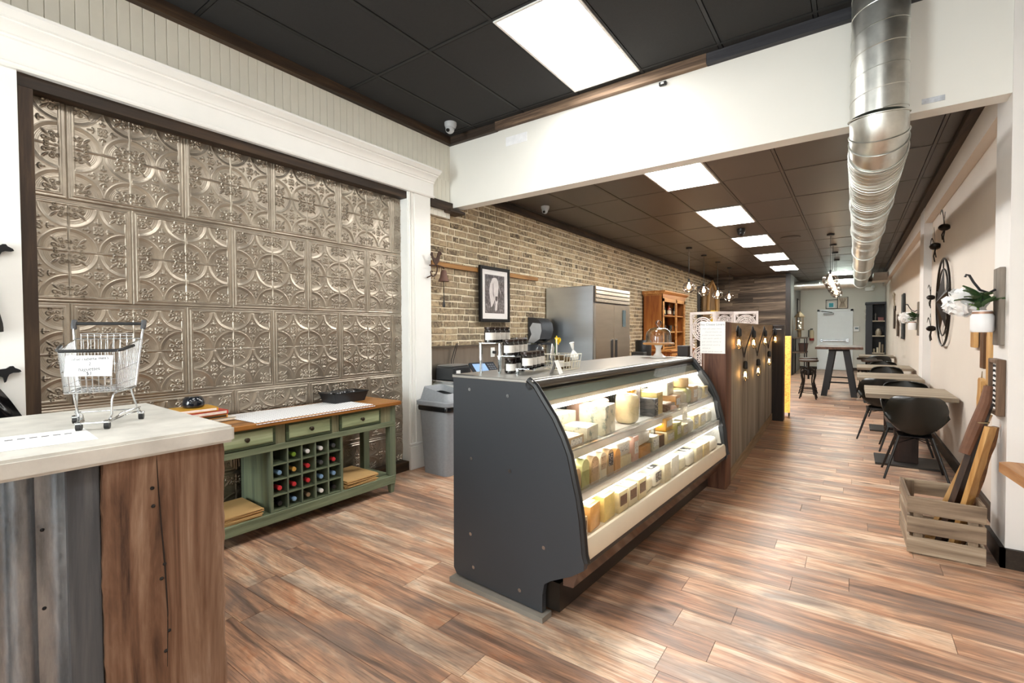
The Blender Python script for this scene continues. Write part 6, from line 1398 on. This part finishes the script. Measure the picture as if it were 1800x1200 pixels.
# ================================================================ FAR END
t = thing('high_table', 'tall plank table on black A-shaped legs in the middle of the room', 'table', (-.24, 12.7, 0))
obj('top', GW(t).box(-.66, .17, 12.0, 13.6, .995, 1.045, .006), wood('dark_red_top', ['#2e1c14', '#53382a', '#6f5242'], axis=1, rough=.5), t)
for y in (12.15, 13.45):
    for s, (xa, xb2) in ((-1, (-.36, -.50)), (1, (-.12, .03))): 
        g = GW(t); g.hexa([(xb2 - .055, y - .04, 0), (xb2 + .055, y - .04, 0), (xb2 + .055, y + .04, 0), (xb2 - .055, y + .04, 0), (xa - .055, y - .04, .97), (xa + .055, y - .04, .97), (xa + .055, y + .04, .97), (xa - .055, y + .04, .97)]); obj('leg', g, plain('slate_black_paint', '#23262a', .5), t, smooth=0)
    obj('cross_bar', GW(t).box(-.48, .01, y - .015, y + .015, .28, .31), blackmetal, t, smooth=0); obj('head_block', GW(t).box(-.42, -.06, y - .05, y + .05, .955, .995), blackmetal, t, smooth=0)
obj('stretcher', GW(t).tube([(-.46, 12.15, .3), (-.46, 13.45, .3)], .012, 8).tube([(-.01, 12.15, .3), (-.01, 13.45, .3)], .012, 8), blackmetal, t)
im = plain('stool_iron', '#241f1c', .5, .6)
def stool(x, y, lb, first=[]):
    if first: return dup(first[0], (x, y, 0), RN.uniform(0, 1.5), lb, 'industrial stools around the high table')
    t = thing('industrial_stool', lb, 'stool', (x, y, 0), 0, 'industrial stools around the high table')
    obj('seat', G().lathe([(0, .755), (.165, .755), (.175, .765), (.175, .785), (.165, .795), (0, .795)], n=28), wood('stool_seat', ['#1c1410', '#3a2c22', '#574538'], axis=0, rough=.5), t)
    obj('screw_post', G().cyl((0, 0, .40), (0, 0, .755), .018), im, t); obj('hub', G().lathe([(0, .48), (.06, .48), (.07, .52), (.05, .58), (.02, .60)], n=16), im, t)
    for i in range(4):
        a = pi / 4 + i * pi / 2; P = lambda r, z: (r * cos(a), r * sin(a), z)
        obj('leg', G().tube([P(.03, .57), P(.10, .585), P(.155, .55), P(.165, .47), P(.135, .37), P(.13, .27), P(.17, .12), P(.205, .0)], .013, 8), im, t)
    for z, r in ((.13, .165), (.20, .145)): obj('foot_ring', G().tube([(r * cos(2 * pi * i / 24), r * sin(2 * pi * i / 24), z) for i in range(24)], .007, 6, closed=True), im, t)
    first.append(t); return t
stool(-.74, 11.50, 'industrial stool left of the high table, nearer one'); stool(-.80, 12.35, 'industrial stool left of the high table, farther one'); stool(.24, 12.80, 'industrial stool at the right of the high table, partly behind its leg'); stool(.02, 11.75, 'industrial stool right in front of the high table leg') if False else stool(.31, 12.05, 'industrial stool at the right of the high table, nearer the wall tables')
# dark bookcase with items
bk = plain('charcoal_bookcase', '#2a2b30', .5, var=.08)
t = thing('dark_bookcase', 'charcoal grey bookcase with pale shelves in the far right corner', 'bookcase', (.55, 19.5, 0))
obj('carcass', GW(t).box(.33, .36, 19.25, 19.75, 0, 2.2).box(.815, .845, 19.25, 19.75, 0, 2.2).box(.33, .845, 19.72, 19.75, 0, 2.2).box(.36, .815, 19.25, 19.75, 0, .08), bk, t, smooth=0); obj('crown', GW(t).box(.31, .845, 19.22, 19.77, 2.2, 2.28, .01), bk, t)
obj('left_stile', GW(t).box(.36, .50, 19.25, 19.28, .08, 2.2), bk, t, smooth=0)
psh = plain('pale_shelf', '#b7a894', .6)
for z in (.62, 1.17, 1.65): obj('shelf', GW(t).box(.50, .815, 19.25, 19.72, z, z + .035), psh, t, smooth=0)
obj('side_scroll', GW(t).tube([(.325, 19.3, 2.1), (.30, 19.3, 2.0), (.325, 19.3, 1.9), (.30, 19.3, 1.8), (.325, 19.3, 1.7)], .012, 6), plain('pale_scroll', '#c9c2b4', .5), t)
t = thing('owl_figurine', 'pale round figurine on the middle bookcase shelf', 'figurine', (.66, 19.42, 1.2055)); obj('body', G().lathe([(0, 0), (.06, 0), (.085, .05), (.08, .13), (.055, .18), (.05, .20), (.03, .225), (0, .23)], n=20), plain('figurine_tan', '#a89a86', .5, var=.3, scale=25), t); obj('face', G().ball((-.01, -.06, .17), .03, 10), plain('figurine_white', '#ddd7cc', .5), t)
t = thing('pink_book_stack', 'dusty pink box on the upper bookcase shelf', 'box', (.72, 19.42, 1.6855)); obj('box', G().box(-.07, .07, -.08, .08, 0, .09, .004), plain('dusty_pink', '#8d5a58', .6), t); obj('lid', G().box(-.075, .075, -.085, .085, .09, .11, .003), plain('dusty_pink_dark', '#74484a', .6), t)
t = thing('small_statuette', 'slim statuette beside the pink box on the upper bookcase shelf', 'figurine', (.58, 19.40, 1.6855)); obj('figure', G().lathe([(0, 0), (.03, 0), (.012, .03), (.02, .08), (.012, .15), (.022, .19), (.012, .22), (0, .26)], n=12), plain('statuette_grey', '#8a857c', .4), t); obj('plinth', G().box(-.04, .04, -.04, .04, 0, .012), bk, t, smooth=0)
for i, (x, h, c, lb) in enumerate(((.55, .12, '#c2b59c', 'short pale candle on the lower bookcase shelf'), (.64, .16, '#d3c8b4', 'cream candle on the lower bookcase shelf'), (.70, .33, '#b9ac98', 'tall pale candle on the lower bookcase shelf'), (.775, .26, '#8a7a66', 'brown candle at the right of the lower bookcase shelf'))):
    t = thing('candle', lb, 'candle', (x, 19.40, .6555), group='candles on the bookcase'); obj('wax', G().lathe([(0, 0), (.028, 0), (.028, h), (.02, h + .004), (0, h)], n=14), plain('wax_' + c[1:], c, .5), t); obj('wick', G().cyl((0, 0, h), (0, 0, h + .02), .003, n=6), black, t)
# end wall items
t = thing('fire_extinguisher', 'fire extinguisher with cream body on the end wall left of the door', 'fire extinguisher', (-1.19, 19.90, 1.02)); obj('cylinder', G().lathe([(0, 0), (.065, 0), (.07, .02), (.07, .30), (.05, .36), (.02, .38)], n=18), plain('extinguisher_cream', '#cdbb9a', .4), t); obj('red_band', G().lathe([(.071, .0), (.071, .08)], n=18), plain('extinguisher_red', '#8e1e1c', .4), t); obj('valve', G().box(-.05, .03, -.02, .02, .38, .42), black, t, smooth=0); obj('hose', G().tube([(-.03, 0, .39), (-.10, 0, .36), (-.10, 0, .12)], .012, 8), black, t)
t = thing('thermostat', 'white thermostat box on the end wall right of the door', 'thermostat', (.10, 19.975, 1.42)); obj('case', G().box(-.09, .07, -.03, .024, -.09, .09, .008), white, t); obj('display', G().box(-.05, .04, -.032, -.028, -.01, .05), plain('display_grey', '#4a5a5e', .3), t, smooth=0)
t = thing('shadow_box_frame', 'black metal wire frame with a motif above the rear door', 'wall decor', (-.45, 19.95, 2.33)); g = G()
for a, b in ((0, .29), (-.33, 0)): g.tube([(a, 0, -.20), (b, 0, -.20), (b, 0, .18 if a == 0 else .10), (a, 0, .18 if a == 0 else .10)], .012, 4, closed=True)
obj('wire_frame', g, black, t); g = G()
for i in range(5): g.tube([(.06 + .04 * i, -.005, -.16), (.10 + .02 * i, -.005, 0), (.05 + .05 * i, -.005, .15)], .010, 5)
obj('motif', g, plain('motif_brown', '#8a7460', .6), t); obj('backing', G().box(.01, .28, .0, .02, -.19, .17), plain('motif_backing', '#cfc0ac', .6), t, smooth=0)
t = thing('teal_picture', 'small teal picture on the ledge beside the wire frame above the door', 'picture', (-.62, 19.94, 2.24)); obj('panel', G().box(-.11, .09, -.02, .02, -.09, .11), plain('mount_white', '#eceae8', .8), t, smooth=0); obj('teal_print', G().box(-.075, .055, -.023, -.02, -.06, .08), plain('teal', '#2f9aa6', .5), t, smooth=0)
t = thing('emergency_light', 'white twin-head emergency light near the ceiling of the end wall', 'emergency light', (.42, 19.93, 2.75)); obj('body', G().box(-.12, .12, -.03, .065, -.06, .06, .01), white, t); obj('lamp_head', G().ball((.1, -.06, .06), .055, 12), white, t)
# right wall, far pictures and boards
t = thing('tall_black_frame', 'tall black framed picture on the far right wall behind the white flower', 'picture', (.84, 12.6, 1.67)); obj('frame', G().box(-.03, .0, -.24, .24, -.46, .46, .004), black, t); obj('print', G().box(-.032, -.03, -.19, .19, -.41, .41), plain('dark_print', '#3a3a3c', .3, var=.6, scale=14), t, smooth=0)
for y, z0, z1, lb in ((14.0, 1.25, 1.75, 'dark rounded paddle board on the far right wall'), (15.2, 1.42, 2.0, 'small dark board farthest along the right wall')): hang_board(y, z0, z1, .30, lb, wood('dark_paddle', ['#2b211a', '#4a3a2d', '#64503f'], axis=2, rough=.6), .84, True)
t = thing('antler_decor', 'pale branching ornament above the dark paddles on the far right wall', 'wall decor', (.83, 15.0, 2.1)); obj('branch', G().tube([(0, 0, -.2), (-.02, .03, 0), (-.01, 0, .18)], .016, 6).tube([(-.02, .03, 0), (-.04, .14, .15)], .012, 6).tube([(-.01, 0, .02), (-.03, -.12, .2)], .012, 6), plain('antler', '#a89a84', .6), t); obj('mount', G().box(-.01, .02, -.05, .05, -.24, -.12, .004), darkpost, t)
# console with lanterns at the rear left
t = thing('two_tier_console', 'narrow two-tier console by the grey side wall at the rear left', 'console', (-1.33, 17.5, 0))
for z in (1.13, .68): obj('shelf', GW(t).box(-1.54, -1.18, 17.1, 18.0, z, z + .04), wood('console_wood', ['#2f251d', '#55463a', '#74624f'], axis=1, rough=.6), t, smooth=0)
for x in (-1.52, -1.21):
    for y in (17.13, 17.96): obj('leg', GW(t).box(x - .014, x + .014, y - .014, y + .014, 0, 1.13), blackmetal, t, smooth=0)
t = thing('candle_lantern', 'metal lantern with lights standing on the rear console', 'lantern', (-1.36, 17.3, 1.171)); lw = plain('lantern_bronze', '#6d5a40', .5, .5)
for x in (-.09, .09):
    for y in (-.09, .09): obj('corner_bar', G().box(x - .008, x + .008, y - .008, y + .008, .25, .62), lw, t, smooth=0)
obj('roof', G().lathe([(.15, .62), (.13, .66), (.05, .76), (.03, .80), (0, .80)], n=4), lw, t, smooth=0); obj('base', G().box(-.12, .12, -.12, .12, .22, .25), lw, t, smooth=0); obj('stand', G().cyl((0, 0, 0), (0, 0, .22), .05), lw, t); obj('fairy_lights', tag(obj('fairy_lights', G().ball((0, 0, .36), .02, 8).ball((.03, -.03, .45), .018, 8).ball((-.03, .02, .5), .018, 8).ball((.02, .02, .30), .016, 8), emit('fairy', (1, .75, .4, 1), 8), t), kind='stuff').data, None, t) if False else tag(obj('fairy_lights', G().ball((0, 0, .36), .02, 8).ball((.03, -.03, .45), .018, 8).ball((-.03, .02, .5), .018, 8).ball((.02, .02, .30), .016, 8), emit('fairy', (1, .75, .4, 1), 8), t), kind='stuff')
t = thing('brown_basket', 'dark brown basket on the lower tier of the rear console', 'basket', (-1.26, 17.35, .721)); obj('body', loft(G(), [(rrect(.09, .12, .02), 0), (rrect(.12, .15, .02), .26)]), plain('basket_brown', '#3c2317', .7, var=.2, scale=40), t, solid=-.006); obj('rim', G().tube([(p[0], p[1], .26) for p in rrect(.12, .15, .02)], .010, 6, closed=True), plain('basket_rim', '#2c180f', .7), t)
t = thing('wall_window_board', 'tall framed board on the grey side wall above the console', 'picture', (-1.548, 18.9, 1.9)); obj('frame', G().box(0, .03, -.25, .25, -.55, .55, .004), darkpost, t); obj('panel', G().box(.03, .034, -.20, .20, -.50, .50), plain('pale_panel', '#a8a49c', .5), t, smooth=0)
